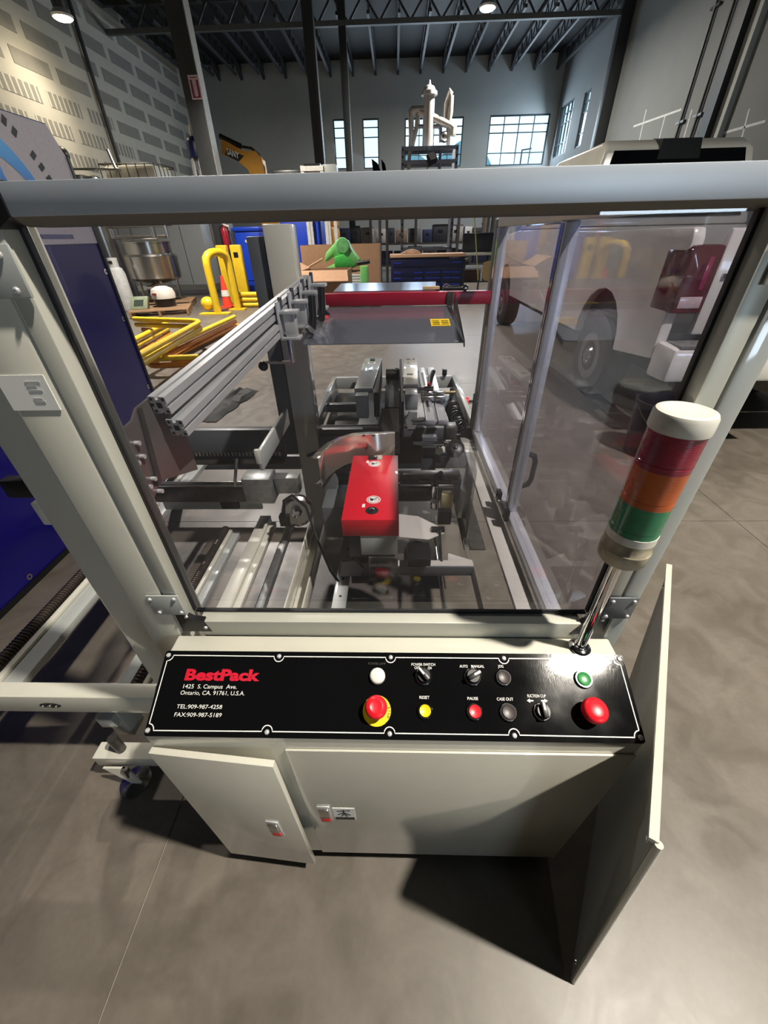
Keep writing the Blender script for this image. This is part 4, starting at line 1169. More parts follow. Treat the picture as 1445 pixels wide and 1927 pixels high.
# red guard over the front tape head
z0, z1 = 0.632, 0.700
RB = part(MB().box(-0.1765, 0.0125, 1.007, 1.463, z0, z1), 'tape_head_guard', REDP, 'bright red sheet metal guard', bev=0.002)
MB().lathe([(0.022, 0.0002), (0.0215, 0.0008), (0.0005, 0.0009)], (-0.078, 1.060, z1), n=24).build('guard_hole', BLACK, RB)
MB().lathe([(0.010, 0.0009), (0.010, 0.006), (0.005, 0.009)], (-0.078, 1.058, z1), n=8).build('guard_bolt', CHROME, RB)
MB().box(-0.112, -0.054, 1.425, 1.4635, z1, z1 + 0.0009).build('guard_notch', BLACK, RB)
MB().lathe([(0.010, 0.0009), (0.010, 0.006), (0.005, 0.009)], (-0.083, 1.440, z1), n=8).build('guard_bolt', CHROME, RB)
for (cx_, cy_) in ((-0.083, 1.388), (-0.075, 1.125)):
    ring((cx_, cy_, z1 + 0.0008), (0, 0, 1), 0.0215, 0.0250).build('icon_ring', WPRINT, RB, smooth=False)
    MB().lathe([(0.0185, 0.0003), (0.0185, 0.0009)], (cx_, cy_, z1), n=24).build('icon_disc', WPRINT, RB, smooth=False)
    mb = MB().poly([(cx_ - 0.013, cy_ + 0.010, z1 + 0.0013), (cx_ + 0.001, cy_ + 0.004, z1 + 0.0013), (cx_ - 0.004, cy_ - 0.010, z1 + 0.0013), (cx_ - 0.012, cy_ - 0.003, z1 + 0.0013)], [(0, 3, 2, 1)])
    mb.bar((cx_ - 0.010, cy_ - 0.008, z1 + 0.0014), (cx_ + 0.012, cy_ + 0.012, z1 + 0.0014), 0.003, 0.0004)
    mb.bar((cx_ + 0.002, cy_ - 0.006, z1 + 0.0014), (cx_ + 0.014, cy_ + 0.002, z1 + 0.0014), 0.002, 0.0004)
    mb.build('icon_print', BPRINT, RB, smooth=False)
for (x_, y_) in ((-0.112, 1.405), (-0.108, 1.088)):
    MB().box(x_ - 0.005, x_ + 0.005, y_ - 0.010, y_ + 0.010, z1 + 0.0003, z1 + 0.001).build('tag_sticker', WPRINT, RB, smooth=False)
for y_ in (1.30, 1.375):
    MB().cyl((0.0125, y_, 0.665), (0.020, y_, 0.665), 0.006, n=10).build('guard_bolt', CHROME, RB)
part(MB().box(-0.118, 0.008, 1.01, 1.02, 0.545, 0.632), 'guard_bracket', PAINT_G)
part(MB().box(-0.165, 0.0, 1.05, 1.45, 0.50, 0.632), 'tape_head', BLACK)
# curved polished deflector
cpath = [(0.0, 1.505), (-0.125, 1.505), (-0.170, 1.495), (-0.215, 1.462), (-0.250, 1.415), (-0.275, 1.355), (-0.288, 1.295)]
mb = MB(); zt, zb = 0.775, 0.655
n = len(cpath); vv = []
for i, (x, y) in enumerate(cpath):
    a_ = Vector(cpath[max(0, i - 1)]); b_ = Vector(cpath[min(n - 1, i + 1)])
    t_ = (b_ - a_).normalized(); nn = Vector((t_.y, -t_.x)) * 0.030
    vv += [(x + nn.x, y + nn.y, zt), (x, y, zt), (x, y, zb), (x + nn.x, y + nn.y, zb)]
mb.poly(vv, [(4 * i + k, 4 * (i + 1) + k, 4 * (i + 1) + k + 1, 4 * i + k + 1) for i in range(n - 1) for k in range(3)])
df = part(mb, 'curved_deflector', DEFL, 'polished curved deflector channel', bev=0)
sd = df.modifiers.new('thickness', 'SOLIDIFY'); sd.thickness = 0.003
for x in (-0.13, -0.09):
    MB().lathe([(0.007, 0), (0.007, 0.004), (0.003, 0.007)], (x, 1.49, zt), n=10).build('deflector_bolt', CHROME, df)

# drive parts round the tape head
part(MB().box(0.02, 0.26, 1.36, 1.40, 0.640, 0.665), 'cross_bar_support', DSTEEL, bev=0.002)
part(MB().box(0.02, 0.24, 1.33, 1.36, 0.575, 0.62), 'cross_bar_support', DSTEEL, bev=0.002)
part(MB().box(0.10, 0.28, 1.405, 1.42, 0.60, 0.615), 'cross_bar_support', GALV)
wing = part(MB().prism([(0.015, 1.235, 0.555), (0.09, 1.22, 0.555), (0.165, 1.17, 0.545), (0.185, 1.13, 0.545), (0.12, 1.09, 0.545), (0.015, 1.105, 0.545)], (0, 0, 0.004)), 'wing_plate', PAINT, bev=0)
part(MB().lathe([(0.050, 0), (0.052, 0.02), (0.052, 0.10), (0.036, 0.125), (0.012, 0.13)], (0.085, 1.14, 0.40), (0, -0.5, 0.86), 20), 'roller_motor', BLACK, bev=0)
part(MB().box(0.045, 0.125, 1.0, 1.09, 0.50, 0.535), 'motor_bracket', BLACK)
part(MB().prism([(0.01, 1.06, 0.47), (0.195, 1.06, 0.47), (0.20, 1.10, 0.47), (0.285, 1.06, 0.47), (0.285, 1.03, 0.47), (0.01, 1.03, 0.47)], (0, 0, 0.004)), 'tray_plate', PAINT, bev=0)
part(MB().box(0.012, 0.285, 1.024, 1.03, 0.43, 0.474), 'tray_front', PAINT_D)
part(MB().box(-0.17, -0.10, 1.06, 1.10, 0.35, 0.46), 'bearing_block', DSTEEL, bev=0.004)
part(MB().prism([(-0.21, 1.05, 0.40), (-0.13, 1.05, 0.40), (-0.12, 1.05, 0.44), (-0.15, 1.05, 0.48), (-0.20, 1.05, 0.47)], (0, 0.02, 0)), 'bearing_block', PAINT_D, bev=0)
vl = part(MB().cyl((0.155, 1.29, 0.60), (0.155, 1.29, 0.66), 0.016, n=14), 'valve_body', CHROME, bev=0)
MB().cyl((0.155, 1.25, 0.58), (0.155, 1.25, 0.61), 0.018, n=14).build('valve_nut', STEEL, vl)
MB().tube([(0.155, 1.29, 0.66), (0.16, 1.31, 0.69), (0.18, 1.33, 0.69), (0.19, 1.34, 0.65)], 0.008, 8).build('valve_elbow', BLACK, vl)
part(MB().box(0.18, 0.225, 1.25, 1.28, 0.575, 0.64), 'switch_body', mat('cream_switch', (226, 214, 160), 0.5), 'cream switch body')
part(MB().box(0.165, 0.215, 1.19, 1.22, 0.54, 0.60), 'switch_bracket', BLACK)
part(MB().cyl((0.165, 1.13, 0.56), (0.172, 1.05, 0.46), 0.007, n=10), 'spring_rod', CHROME, bev=0)
part(MB().box(0.135, 0.185, 1.13, 1.155, 0.545, 0.56), 'rod_bracket', BLACK)
CLR = clear('bent_guard', (0.80, 0.80, 0.80), 0.10, 0.14, (0.7, 0.69, 0.68), rough=0.08)
gd = MB()
g_ = [(0.235, 1.40), (0.30, 1.40), (0.312, 1.392), (0.318, 1.375), (0.30, 1.24)]
gd.poly([(x, y, z) for x, y in g_ for z in (0.42, 0.745)], [(2 * i, 2 * i + 2, 2 * i + 3, 2 * i + 1) for i in range(len(g_) - 1)])
go = part(gd, 'bent_guard_sheet', CLR, 'bent clear plastic guard sheet', bev=0)
sd = go.modifiers.new('thickness', 'SOLIDIFY'); sd.thickness = 0.003
part(MB().box(0.30, 0.395, 1.28, 1.90, 0.33, 0.338), 'drip_pan', DSTEEL)
part(MB().box(-0.30, -0.19, 1.28, 1.46, 0.40, 0.56), 'gear_housing', PAINT_D, bev=0.006)
part(MB().box(-0.315, -0.255, 1.42, 1.55, 0.38, 0.64), 'gear_housing', PAINT_D, bev=0.006)
part(MB().box(-0.33, 0.30, 1.50, 1.58, 0.44, 0.56), 'tape_head_beam', BLACK, bev=0.003)
part(MB().tube([(-0.26, 1.50, 0.62), (-0.29, 1.58, 0.66), (-0.34, 1.64, 0.64), (-0.42, 1.66, 0.60)], 0.008, 8), 'air_hose', BLACK, bev=0)
ring2 = MB().tube([(-0.21 + 0.055 * math.cos(i * math.pi / 12), 1.72 + 0.02 * math.sin(i * math.pi / 12), 0.62 + 0.05 * math.sin(i * math.pi / 12)) for i in range(24)], 0.007, 8, closed=True)
part(ring2, 'air_hose', BLACK, bev=0)
part(MB().box(-0.76, -0.70, 0.615, 0.64, 1.045, 1.085), 'post_latch', BLACK, bev=0.004)
part(MB().box(-0.73, -0.70, 0.62, 0.65, 0.975, 1.03), 'latch_keeper', WHITEP, bev=0.003)

# loose tool lying on the red bar
t = thing('spray_nozzle', 'black and chrome hand tool lying on top of the red cross bar', 'tool', (0.24, 1.85, 1.262))
MB().cyl((0.20, 1.848, 1.271), (0.29, 1.848, 1.271), 0.008, n=10).build('handle', BLACK, t)
MB().tube([(0.20, 1.848, 1.276), (0.215, 1.848, 1.288), (0.23, 1.848, 1.279), (0.27, 1.848, 1.282)], 0.003, 6).build('trigger', CHROME, t)
MB().lathe([(0.011, 0), (0.012, 0.012), (0.007, 0.02)], (0.285, 1.848, 1.273), (1, 0, 0), 12).build('nozzle', CHROME, t)

# removed side cover leaning by the cabinet
NB = Vector((0.418, 0.109, 0.0)); NT = Vector((0.3575, 0.1752, 0.765)); FT = Vector((0.690, 0.724, 0.765)); FB = Vector((0.75, 0.655, 0.0))
nrm = (NT - NB).cross(FT - NT).normalized()
FB = NB + (FT - NT)
lp = thing('leaning_cover', 'loose grey sheet-metal cover standing on edge beside the cabinet', 'cover', tuple((NB + FB) / 2))
MB().prism([NB, NT, FT, FB], nrm * 0.002).build('sheet', mat('cover_grey', (120, 122, 118), 0.45, var=0.03), lp)
MB().bar(NT + nrm * 0.003, FT + nrm * 0.003, 0.010, 0.012, nrm).build('edge_flange', PAINT, lp, 'cream folded edge')
rt = nrm if nrm.x > 0 else -nrm
MB().cyl(NB + rt * 0.004, NT + rt * 0.004, 0.0055, n=10).build('light_catch_bead', PAINT, lp, 'cream bead added to catch light along the edge')  # bead added to draw the bright lit line of the near edge
def onp(f, g):
    a_ = NB.lerp(NT, g); b_ = FB.lerp(FT, g)
    return a_.lerp(b_, f)
for (f, g) in ((0.03, 0.95), (0.03, 0.08), (0.97, 0.93)):
    c = onp(f, g)
    s = -1 if (nrm.x > 0) else 1
    MB().lathe([(0.005, 0), (0.0045, 0.002), (0.002, 0.003)], c + nrm * (0 if s < 0 else 0.002), nrm * s, 10).build('rivet', CHROME, lp)

# ================================================================= BEHIND THE MACHINE
# tall display panel with navy vinyl
PXX = -1.89
bp = thing('display_panel', 'tall navy and white vinyl display panel with a blue round logo', 'sign', (PXX - 0.12, 1.6, 0))
MB().prism([(PXX, 0.25, 0.0), (PXX, 2.95, 0.0), (PXX, 2.95, 1.86), (PXX, 2.88, 1.985), (PXX, 0.25, 1.985)], (-0.22, 0, 0)).build('panel_body', NAVY, bp, 'navy vinyl face')
WHTV = mat('white_vinyl', (188, 180, 192), 0.5, var=0.05, scale=60)
MB().prism([(PXX, 0.25, 1.44), (PXX, 2.945, 1.452), (PXX, 2.945, 1.86), (PXX, 2.875, 1.98), (PXX, 0.25, 1.98)], (0.004, 0, 0)).build('header_sheet', WHTV, bp, 'white header sheet')
MB().box(PXX - 0.003, PXX + 0.010, 2.945, 2.965, 0.0, 1.86).build('edge_trim', BLACK, bp)
MB().box(PXX - 0.003, PXX + 0.010, 0.25, 2.945, 0.0, 0.03).build('edge_trim', BLACK, bp)
for (y, z) in ((2.925, 1.02), (2.925, 0.55), (2.925, 1.30), (1.385, 0.055), (2.3, 0.055)):
    ring((PXX + 0.001, y, z), (1, 0, 0), 0.007, 0.016, 14, 0.001).build('grommet', CHROME, bp, smooth=False)
def lgrad():
    m = bpy.data.materials.new('logo_blue'); m.use_nodes = True
    n = m.node_tree.nodes; l = m.node_tree.links; b = n['Principled BSDF']; b.inputs['Roughness'].default_value = 0.5
    tcn = n.new('ShaderNodeTexCoord'); sx = n.new('ShaderNodeSeparateXYZ'); mr = n.new('ShaderNodeMapRange')
    mr.inputs['From Min'].default_value = 1.60; mr.inputs['From Max'].default_value = 1.86
    r = n.new('ShaderNodeValToRGB'); r.color_ramp.elements[0].color = (*lin((38, 78, 190)), 1); r.color_ramp.elements[1].color = (*lin((92, 176, 246)), 1)
    l.new(tcn.outputs['Object'], sx.inputs[0]); l.new(sx.outputs['Z'], mr.inputs['Value']); l.new(mr.outputs['Result'], r.inputs['Fac']); l.new(r.outputs['Color'], b.inputs['Base Color'])
    return m
LOGO = lgrad()
LX = PXX + 0.0055
cy_, cz_ = 2.25, 1.53
def yz(r, g):
    return (LX, cy_ + r * math.sin(g), cz_ + r * 1.0 * math.cos(g))
k = 26
rr = [(0.395 - 0.08 * abs(math.sin(i / k * math.pi))) for i in range(k + 1)]
pts = [yz(0.42, -1.45 + 2.9 * i / k) for i in range(k + 1)] + [yz(rr[i], -1.45 + 2.9 * i / k) for i in range(k, -1, -1)]
mb = MB(); n = k + 1
mb.poly(pts, [(i, i + 1, 2 * n - 2 - i, 2 * n - 1 - i) for i in range(k)])
mb.build('logo_ring', LOGO, bp, 'blue arc of the logo', smooth=False)
for (dy, w, lean) in ((0.17, 0.045, 0.06), (0.05, 0.05, 0.07), (-0.08, 0.05, 0.05), (-0.2, 0.045, 0.02)):
    pts = []
    for i in range(9):
        f = i / 8
        pts.append((LX, cy_ + dy + lean * f - 0.06 * math.sin(f * 3.14), cz_ + 0.32 - 0.32 * f))
    for i in range(8, -1, -1):
        f = i / 8
        pts.append((LX, cy_ + dy + lean * f - 0.06 * math.sin(f * 3.14) + w * (0.4 + f * 0.9), cz_ + 0.32 - 0.32 * f))
    MB().poly(pts, [(i, i + 1, 16 - i, 17 - i) for i in range(8)]).build('logo_stroke', LOGO, bp, smooth=False)
for i in range(14):
    if i == 10:
        continue
    g = -0.12 + 0.098 * i
    a_, b_ = yz(0.505, g), yz(0.545, g)
    MB().bar(a_, b_, 0.024, 0.0012, (1, 0, 0)).build('ring_letter', mat('logo_dark', (44, 46, 58), 0.6), bp, smooth=False)
BLUR = mat('faded_blue_print', (112, 112, 152), 0.6, var=0.2, scale=50)
for (y0, y1, z) in ((2.36, 2.46, 1.520), (2.49, 2.62, 1.528), (2.36, 2.74, 1.476), (2.35, 2.50, 1.556)):
    MB().box(PXX + 0.004, PXX + 0.0052, y0, y1, z, z + 0.020).build('text_line', BLUR, bp, smooth=False)

# --- pickup truck
TX0, TX1, TR = 2.03, 3.98, 3.22
tk = thing('pickup_truck', 'white pickup truck parked tail-first behind the side guard', 'truck', (3.0, 5.8, 0))
def yzprism(x0, x1, pts, nm, m, parent=tk, bev=0.02, label=None):
    return MB().prism([(x0, y, z) for y, z in pts], (x1 - x0, 0, 0)).build(nm, m, parent, label, bev=bev)
def arch(yc, r, z, k=10):
    return [(yc - r * math.cos(math.pi * i / k), z + r * math.sin(math.pi * i / k)) for i in range(k + 1)]
side = [(TR + 0.04, 0.62)] + [(TR + 0.04, 1.40), (TR + 0.07, 1.47), (5.42, 1.47), (5.42, 0.55)] + list(reversed(arch(4.33, 0.46, 0.55))) 
yzprism(TX0, TX0 + 0.09, side, 'bed_side', TRUCK)
yzprism(TX1 - 0.09, TX1, side, 'bed_side', TRUCK)
MB().box(TX0 + 0.22, TX1 - 0.22, TR, TR + 0.06, 0.80, 1.46).build('tailgate', TRUCK, tk, bev=0.02)
MB().box(TX0 + 0.09, TX1 - 0.09, TR + 0.06, 5.42, 0.74, 0.80).build('bed_floor', DSTEEL, tk)
MB().box(TX0 + 0.06, TX1 - 0.06, 5.36, 5.42, 0.8, 1.47).build('bed_front', TRUCK, tk)
bm_ = MB().hexa([(TX0 + 0.02, TR - 0.20, 0.50), (TX1 - 0.02, TR - 0.20, 0.50), (TX1, TR + 0.04, 0.50), (TX0, TR + 0.04, 0.50), (TX0 + 0.02, TR - 0.20, 0.74), (TX1 - 0.02, TR - 0.20, 0.74), (TX1, TR + 0.04, 0.76), (TX0, TR + 0.04, 0.76)]).build('rear_bumper', TRUCK, tk, bev=0.03)
MB().box(TX0 + 0.06, TX1 - 0.06, TR - 0.19, TR + 0.02, 0.742, 0.76).build('bumper_pad', mat('bumper_grey', (110, 108, 104), 0.6), bm_)
MB().box(TX0 + 0.8, TX0 + 0.9, TR - 0.34, TR - 0.05, 0.42, 0.50).build('tow_hitch', DSTEEL, bm_)
LAMP = mat('tail_lamp', (88, 16, 34), 0.1, var=0.15, scale=9, coat=0.6)
for x0, x1, lb in ((TX0 - 0.004, TX0 + 0.215, 1), (TX1 - 0.215, TX1 + 0.004, 0)):
    tl = MB().prism([(x0, TR - 0.012, z) for z in ()] or [(x0, TR - 0.015, 0.95), (x1, TR - 0.015, 0.95), (x1, TR - 0.015, 1.37), (x0 + 0.02, TR - 0.015, 1.37), (x0, TR - 0.015, 1.33)], (0, 0.30, 0)).build('tail_light', LAMP, tk, 'dark red tail light', bev=0.02)
    MB().box(x0 + 0.03, x1 - 0.03, TR - 0.022, TR - 0.012, 0.985, 1.06).build('reversing_lens', mat('clear_lens', (196, 176, 180), 0.15), tl, 'clear reversing lens', bev=0.01)
    MB().box(x0 + 0.13, x0 + 0.165, TR - 0.020, TR - 0.012, 1.10, 1.30).build('brake_lens', mat('brake_lens', (150, 44, 84), 0.15), tl, bev=0.01)
MB().box(TX0 + 0.27, TX0 + 0.38, TR - 0.012, TR, 1.17, 1.20).build('badge', CHROME, tk, 'chrome tailgate badge')
cabp = [(5.46, 0.55), (5.46, 1.50), (5.60, 2.06), (5.75, 2.13), (7.15, 2.13), (7.35, 2.08), (8.0, 1.50), (9.1, 1.42), (9.35, 1.25), (9.38, 0.55), (8.95, 0.55)] + [(y, z) for y, z in reversed(arch(8.45, 0.46, 0.55))]
cb = yzprism(TX0 + 0.03, TX1 - 0.03, [(y, z) for y, z in cabp if z <= 1.5], 'cab_lower', TRUCK)
# greenhouse tapers inward
def xa(z):
    return TX0 + 0.03 + (z - 1.5) * 0.26
gp = [(5.46, 1.50), (5.60, 2.17), (5.75, 2.25), (7.15, 2.25), (7.35, 2.18), (8.0, 1.50)]
mb = MB(); n = len(gp)
mb.poly([(xa(z), y, z) for y, z in gp] + [(TX0 + TX1 - xa(z), y, z) for y, z in gp], [tuple(range(n)), tuple(range(2 * n - 1, n - 1, -1))] + [(i, (i + 1) % n, (i + 1) % n + n, i + n) for i in range(n)])
gh = mb.build('cab_roof', TRUCK, tk, bev=0.04)
def cabz(z):
    return 5.46 + (z - 1.5) * 0.21
w0, w1 = 1.58, 2.15
mb = MB().hexa([(xa(w0) + 0.10, cabz(w0) - 0.012, w0), (TX0 + TX1 - xa(w0) - 0.10, cabz(w0) - 0.012, w0), (TX0 + TX1 - xa(w0) - 0.10, cabz(w0) + 0.02, w0), (xa(w0) + 0.10, cabz(w0) + 0.02, w0),
                (xa(w1) + 0.10, cabz(w1) - 0.012, w1), (TX0 + TX1 - xa(w1) - 0.10, cabz(w1) - 0.012, w1), (TX0 + TX1 - xa(w1) - 0.10, cabz(w1) + 0.02, w1), (xa(w1) + 0.10, cabz(w1) + 0.02, w1)])
mb.build('rear_window', GLASSD, gh)
MB().hexa([(2.78, 5.56, 2.07), (3.22, 5.56, 2.07), (3.22, 5.66, 2.07), (2.78, 5.66, 2.07), (2.80, 5.585, 2.235), (3.20, 5.585, 2.235), (3.20, 5.80, 2.265), (2.80, 5.80, 2.265)]).build('high_brake_light', mat('smoked_lens', (30, 34, 34), 0.3), gh, 'smoked high brake light')
for (ya, yb) in ((5.75, 6.45), (6.55, 7.35)):
    zt_ = 2.02
    MB().hexa([(xa(1.55) - 0.006, ya - 0.02, 1.55), (xa(1.55) + 0.02, ya - 0.02, 1.55), (xa(1.55) + 0.02, yb + 0.25, 1.55), (xa(1.55) - 0.006, yb + 0.25, 1.55), (xa(zt_) - 0.006, ya + 0.05, zt_), (xa(zt_) + 0.02, ya + 0.05, zt_), (xa(zt_) + 0.02, yb - 0.05, zt_), (xa(zt_) - 0.006, yb - 0.05, zt_)]).build('side_window', GLASSD, gh)
MB().hexa([(xa(1.55) + 0.12, 7.955, 1.56), (TX0 + TX1 - xa(1.55) - 0.12, 7.955, 1.56), (TX0 + TX1 - xa(1.55) - 0.12, 7.9, 1.56), (xa(1.55) + 0.12, 7.9, 1.56), (xa(2.0) + 0.1, 7.46, 2.0), (TX0 + TX1 - xa(2.0) - 0.1, 7.46, 2.0), (TX0 + TX1 - xa(2.0) - 0.1, 7.4, 2.0), (xa(2.0) + 0.1, 7.4, 2.0)]).build('windscreen', GLASSD, gh)
for y in (4.33, 8.45):
    for x, s in ((TX0 + 0.02, -1), (TX1 - 0.02, 1)):
        wx = x if s < 0 else x - 0.26
        w = MB().lathe([(0.22, 0), (0.36, 0.0), (0.39, 0.03), (0.39, 0.23), (0.36, 0.26), (0.22, 0.26)], (wx, y, 0.39), (1, 0, 0), 32).build('wheel', RUBBER, tk)
        ox = wx + 0.01 if s < 0 else wx + 0.25
        MB().lathe([(0.225, 0.0), (0.225, 0.012), (0.19, 0.016), (0.10, 0.004), (0.075, 0.03), (0.02, 0.034)], (ox, y, 0.39), (s, 0, 0), 28).build('rim', mat('rim_alloy', (150, 150, 152), 0.25, 0.8), w)
        for q in range(6):
            g = q * math.pi / 3
            MB().cyl((ox, y + 0.06 * math.cos(g), 0.39 + 0.06 * math.sin(g)), (ox + s * 0.035, y + 0.06 * math.cos(g), 0.39 + 0.06 * math.sin(g)), 0.012, n=8).build('lug_nut', CHROME, w)
MB().box(TX0 + 0.3, TX1 - 0.3, 3.6, 8.9, 0.40, 0.55).build('chassis', BLACK, tk)
MB().box(TX0 + 0.10, TX0 + 0.14, 3.86, 4.8, 0.5, 1.05).build('wheel_liner', RUBBER, tk)
MB().box(TX1 - 0.14, TX1 - 0.10, 3.86, 4.8, 0.5, 1.05).build('wheel_liner', RUBBER, tk)

# black bucket behind the bumper corner
b = thing('black_bucket', 'black open bucket on the floor below the truck bumper', 'bucket', (2.0, 2.86, 0))
MB().lathe([(0.145, 0), (0.15, 0.01), (0.172, 0.40), (0.182, 0.405), (0.182, 0.425), (0.168, 0.425), (0.145, 0.03), (0.001, 0.03)], (2.0, 2.86, 0), n=28).build('pail', mat('bucket_black', (26, 26, 36), 0.35), b)
MB().tube([(2.0 + 0.178 * math.cos(g), 2.86 - 0.178 * math.sin(g) , 0.40 - 0.16 * math.sin(g)) for g in [i * math.pi / 10 for i in range(11)]], 0.003, 6).build('bail_handle', STEEL, b)

# black cloth on the floor
random.seed(5)
mb = MB(); gx, gy = 10, 12; vv = []
for i in range(gx):
    for j in range(gy):
        f, g = i / (gx - 1), j / (gy - 1)
        x = -2.10 + 0.34 * f + 0.16 * g; y = 3.55 + 0.95 * g
        edge = min(f, 1 - f, g, 1 - g)
        vv.append((x + random.uniform(-0.02, 0.02), y + random.uniform(-0.02, 0.02), 0.004 + (0.02 + 0.05 * random.random()) * (1 if edge > 0 else 0.1)))
mb.poly(vv, [(i * gy + j, (i + 1) * gy + j, (i + 1) * gy + j + 1, i * gy + j + 1) for i in range(gx - 1) for j in range(gy - 1)])
tag(mb.build('black_tarp', mat('tarp_black', (28, 30, 28), 0.75, var=0.15)), 'crumpled black plastic sheet lying on the bare concrete', 'sheet')

# --- yellow guard rail hoops piled flat
def flat_hoop(pix, ztop, z, m, label, dx=0.0, dy=0.0):
    pts = [at(px, py, Z=ztop) for px, py in pix]
    pts = [Vector((p_.x + dx, p_.y + dy, z)) for p_ in pts]
    fine = []
    for i, p_ in enumerate(pts):
        if 0 < i < len(pts) - 1:
            a_ = (pts[i - 1] - p_); b_ = (pts[i + 1] - p_)
            r_ = min(0.22, a_.length * 0.4, b_.length * 0.4)
            s0 = p_ + a_.normalized() * r_; s1 = p_ + b_.normalized() * r_
            for q in range(6):
                t_ = q / 5
                fine.append(s0 * (1 - t_) ** 2 + p_ * 2 * t_ * (1 - t_) + s1 * t_ ** 2)
        else:
            fine.append(p_)
    o = MB().tube(fine, 0.037, 10).build('guard_rail_hoop', m)
    return tag(o, label, 'guard rail', 'guard rail hoops piled on the floor')
A_ = [(236, 648), (318, 606), (262, 602)]
B_ = [(252, 600), (380, 604), (256, 672)]
C_ = [(441, 596), (266, 676), (374, 672)]
D_ = [(448, 612), (318, 676), (372, 678)]
flat_hoop(A_, 0.22, 0.045, ORN, 'amber guard hoop at the bottom of the pile beside the display panel')
flat_hoop(A_, 0.22, 0.132, YEL, 'yellow guard hoop in the middle of the pile beside the display panel')
flat_hoop(A_, 0.22, 0.22, YEL, 'yellow guard hoop on top of the pile beside the display panel')
flat_hoop(B_, 0.40, 0.31, YEL, 'lower yellow guard hoop laid across the pile, bend toward the upright hoop')
flat_hoop(B_, 0.40, 0.40, YEL, 'upper yellow guard hoop laid across the pile, bend toward the upright hoop')
flat_hoop(D_, 0.045, 0.045, ORN, 'amber guard hoop flat on the floor, nearest the machine rear column')
flat_hoop(C_, 0.219, 0.132, ORN, 'amber guard hoop under the yellow one nearest the machine')
flat_hoop(C_, 0.219, 0.219, YEL, 'yellow guard hoop nearest the machine, laid over an amber one')
for k, z in enumerate((0.06, 0.18, 0.30)):
    o = MB().tube([(at(446, 560, Y=11.4).x, 11.4, z), (at(505, 560, Y=11.4).x, 11.4, z)], 0.06, 10).build('guard_rail_tube', YEL)
    tag(o, ['yellow rail tube lowest in the stack behind the upright hoop', 'yellow rail tube in the middle of the stack behind the upright hoop', 'yellow rail tube on top of the stack behind the upright hoop'][k], 'guard rail', 'rail tubes stacked behind the upright hoop')
# upright hoop
uh = thing('upright_hoop_guard', 'tall yellow hoop guard standing upright on the floor', 'guard rail', (-4.25, 10.5, 0))
a_, b_ = Vector((-4.29, 10.35, 0)), Vector((-4.02, 11.0, 0))
pts = [a_ + Vector((0, 0, 0.03))]
for i in range(9):
    g = math.pi * i / 8
    c = (a_ + b_) / 2 - (b_ - a_) / 2 * math.cos(g)
    pts.append(Vector((c.x, c.y, 0.98 + 0.26 * math.sin(g) ** 0.6)))
pts.append(b_ + Vector((0, 0, 0.03)))
MB().tube(pts, 0.085, 12).build('hoop', YEL, uh)
MB().box(a_.x - 0.42, a_.x + 0.30, a_.y - 0.12, a_.y + 0.12, 0, 0.03).build('base_plate', YEL, uh)
MB().box(b_.x - 0.20, b_.x + 0.20, b_.y - 0.12, b_.y + 0.12, 0, 0.03).build('base_plate', YEL, uh)
MB().ball((a_.x - 0.30, a_.y + 0.25, 0.20), 0.17, 10, 0.9).build('sand_bag', YEL, uh)
# yellow posts
for k, (x, y, lb) in enumerate(((-4.55, 12.2, 'yellow square barricade post nearest the upright hoop'), (-4.18, 12.2, 'yellow square barricade post beside the machine rear column'))):
    t = thing('barricade_post', lb, 'post', (x, y, 0), 'yellow barricade posts')
    MB().box(x - 0.14, x + 0.14, y - 0.09, y + 0.09, 0, 1.36).build('post_tube', YEL, t, bev=0.03)
    MB().box(x - 0.06, x + 0.06, y - 0.093, y - 0.09, 1.08, 1.2).build('arrow_decal', BLACK, t)
# cone
c = at(425, 558, Y=11.5)
t = thing('traffic_cone', 'small orange traffic cone between the yellow posts', 'cone', (c.x, 11.5, 0))
ORC = mat('cone_orange', (240, 70, 44), 0.5)
MB().box(c.x - 0.16, c.x + 0.16, 11.34, 11.66, 0, 0.03).build('cone_base', ORC, t)
MB().lathe([(0.13, 0.03), (0.10, 0.25), (0.06, 0.55), (0.03, 0.72), (0.001, 0.73)], (c.x, 11.5, 0), n=20).build('cone_body', ORC, t)
MB().lathe([(0.107, 0.26), (0.086, 0.40), (0.08, 0.40), (0.10, 0.26)], (c.x, 11.5, 0.0), n=20).build('reflective_band', WHITEP, t)
# extinguisher on the thick column
c = at(424, 447, Y=12.7)
t = thing('fire_extinguisher', 'red fire extinguisher hung on the thick dark column', 'extinguisher', (c.x, 12.75, c.z - 0.25))
MB().lathe([(0.085, -0.28), (0.09, -0.26), (0.09, 0.14), (0.05, 0.22), (0.025, 0.24), (0.025, 0.28)], (c.x, 12.72, c.z), n=20).build('cylinder', mat('ext_red', (150, 24, 40), 0.35), t)
MB().bar((c.x - 0.02, 12.72, c.z + 0.30), (c.x + 0.16, 12.70, c.z + 0.24), 0.03, 0.04).build('lever', WHITEP, t)
MB().tube([(c.x, 12.70, c.z + 0.28), (c.x - 0.10, 12.68, c.z + 0.2), (c.x - 0.11, 12.68, c.z - 0.15)], 0.016, 8).build('hose', BLACK, t)
MB().box(c.x - 0.1, c.x + 0.1, 12.79, 12.825, c.z - 0.2, c.z + 0.1).build('wall_bracket', DSTEEL, t)

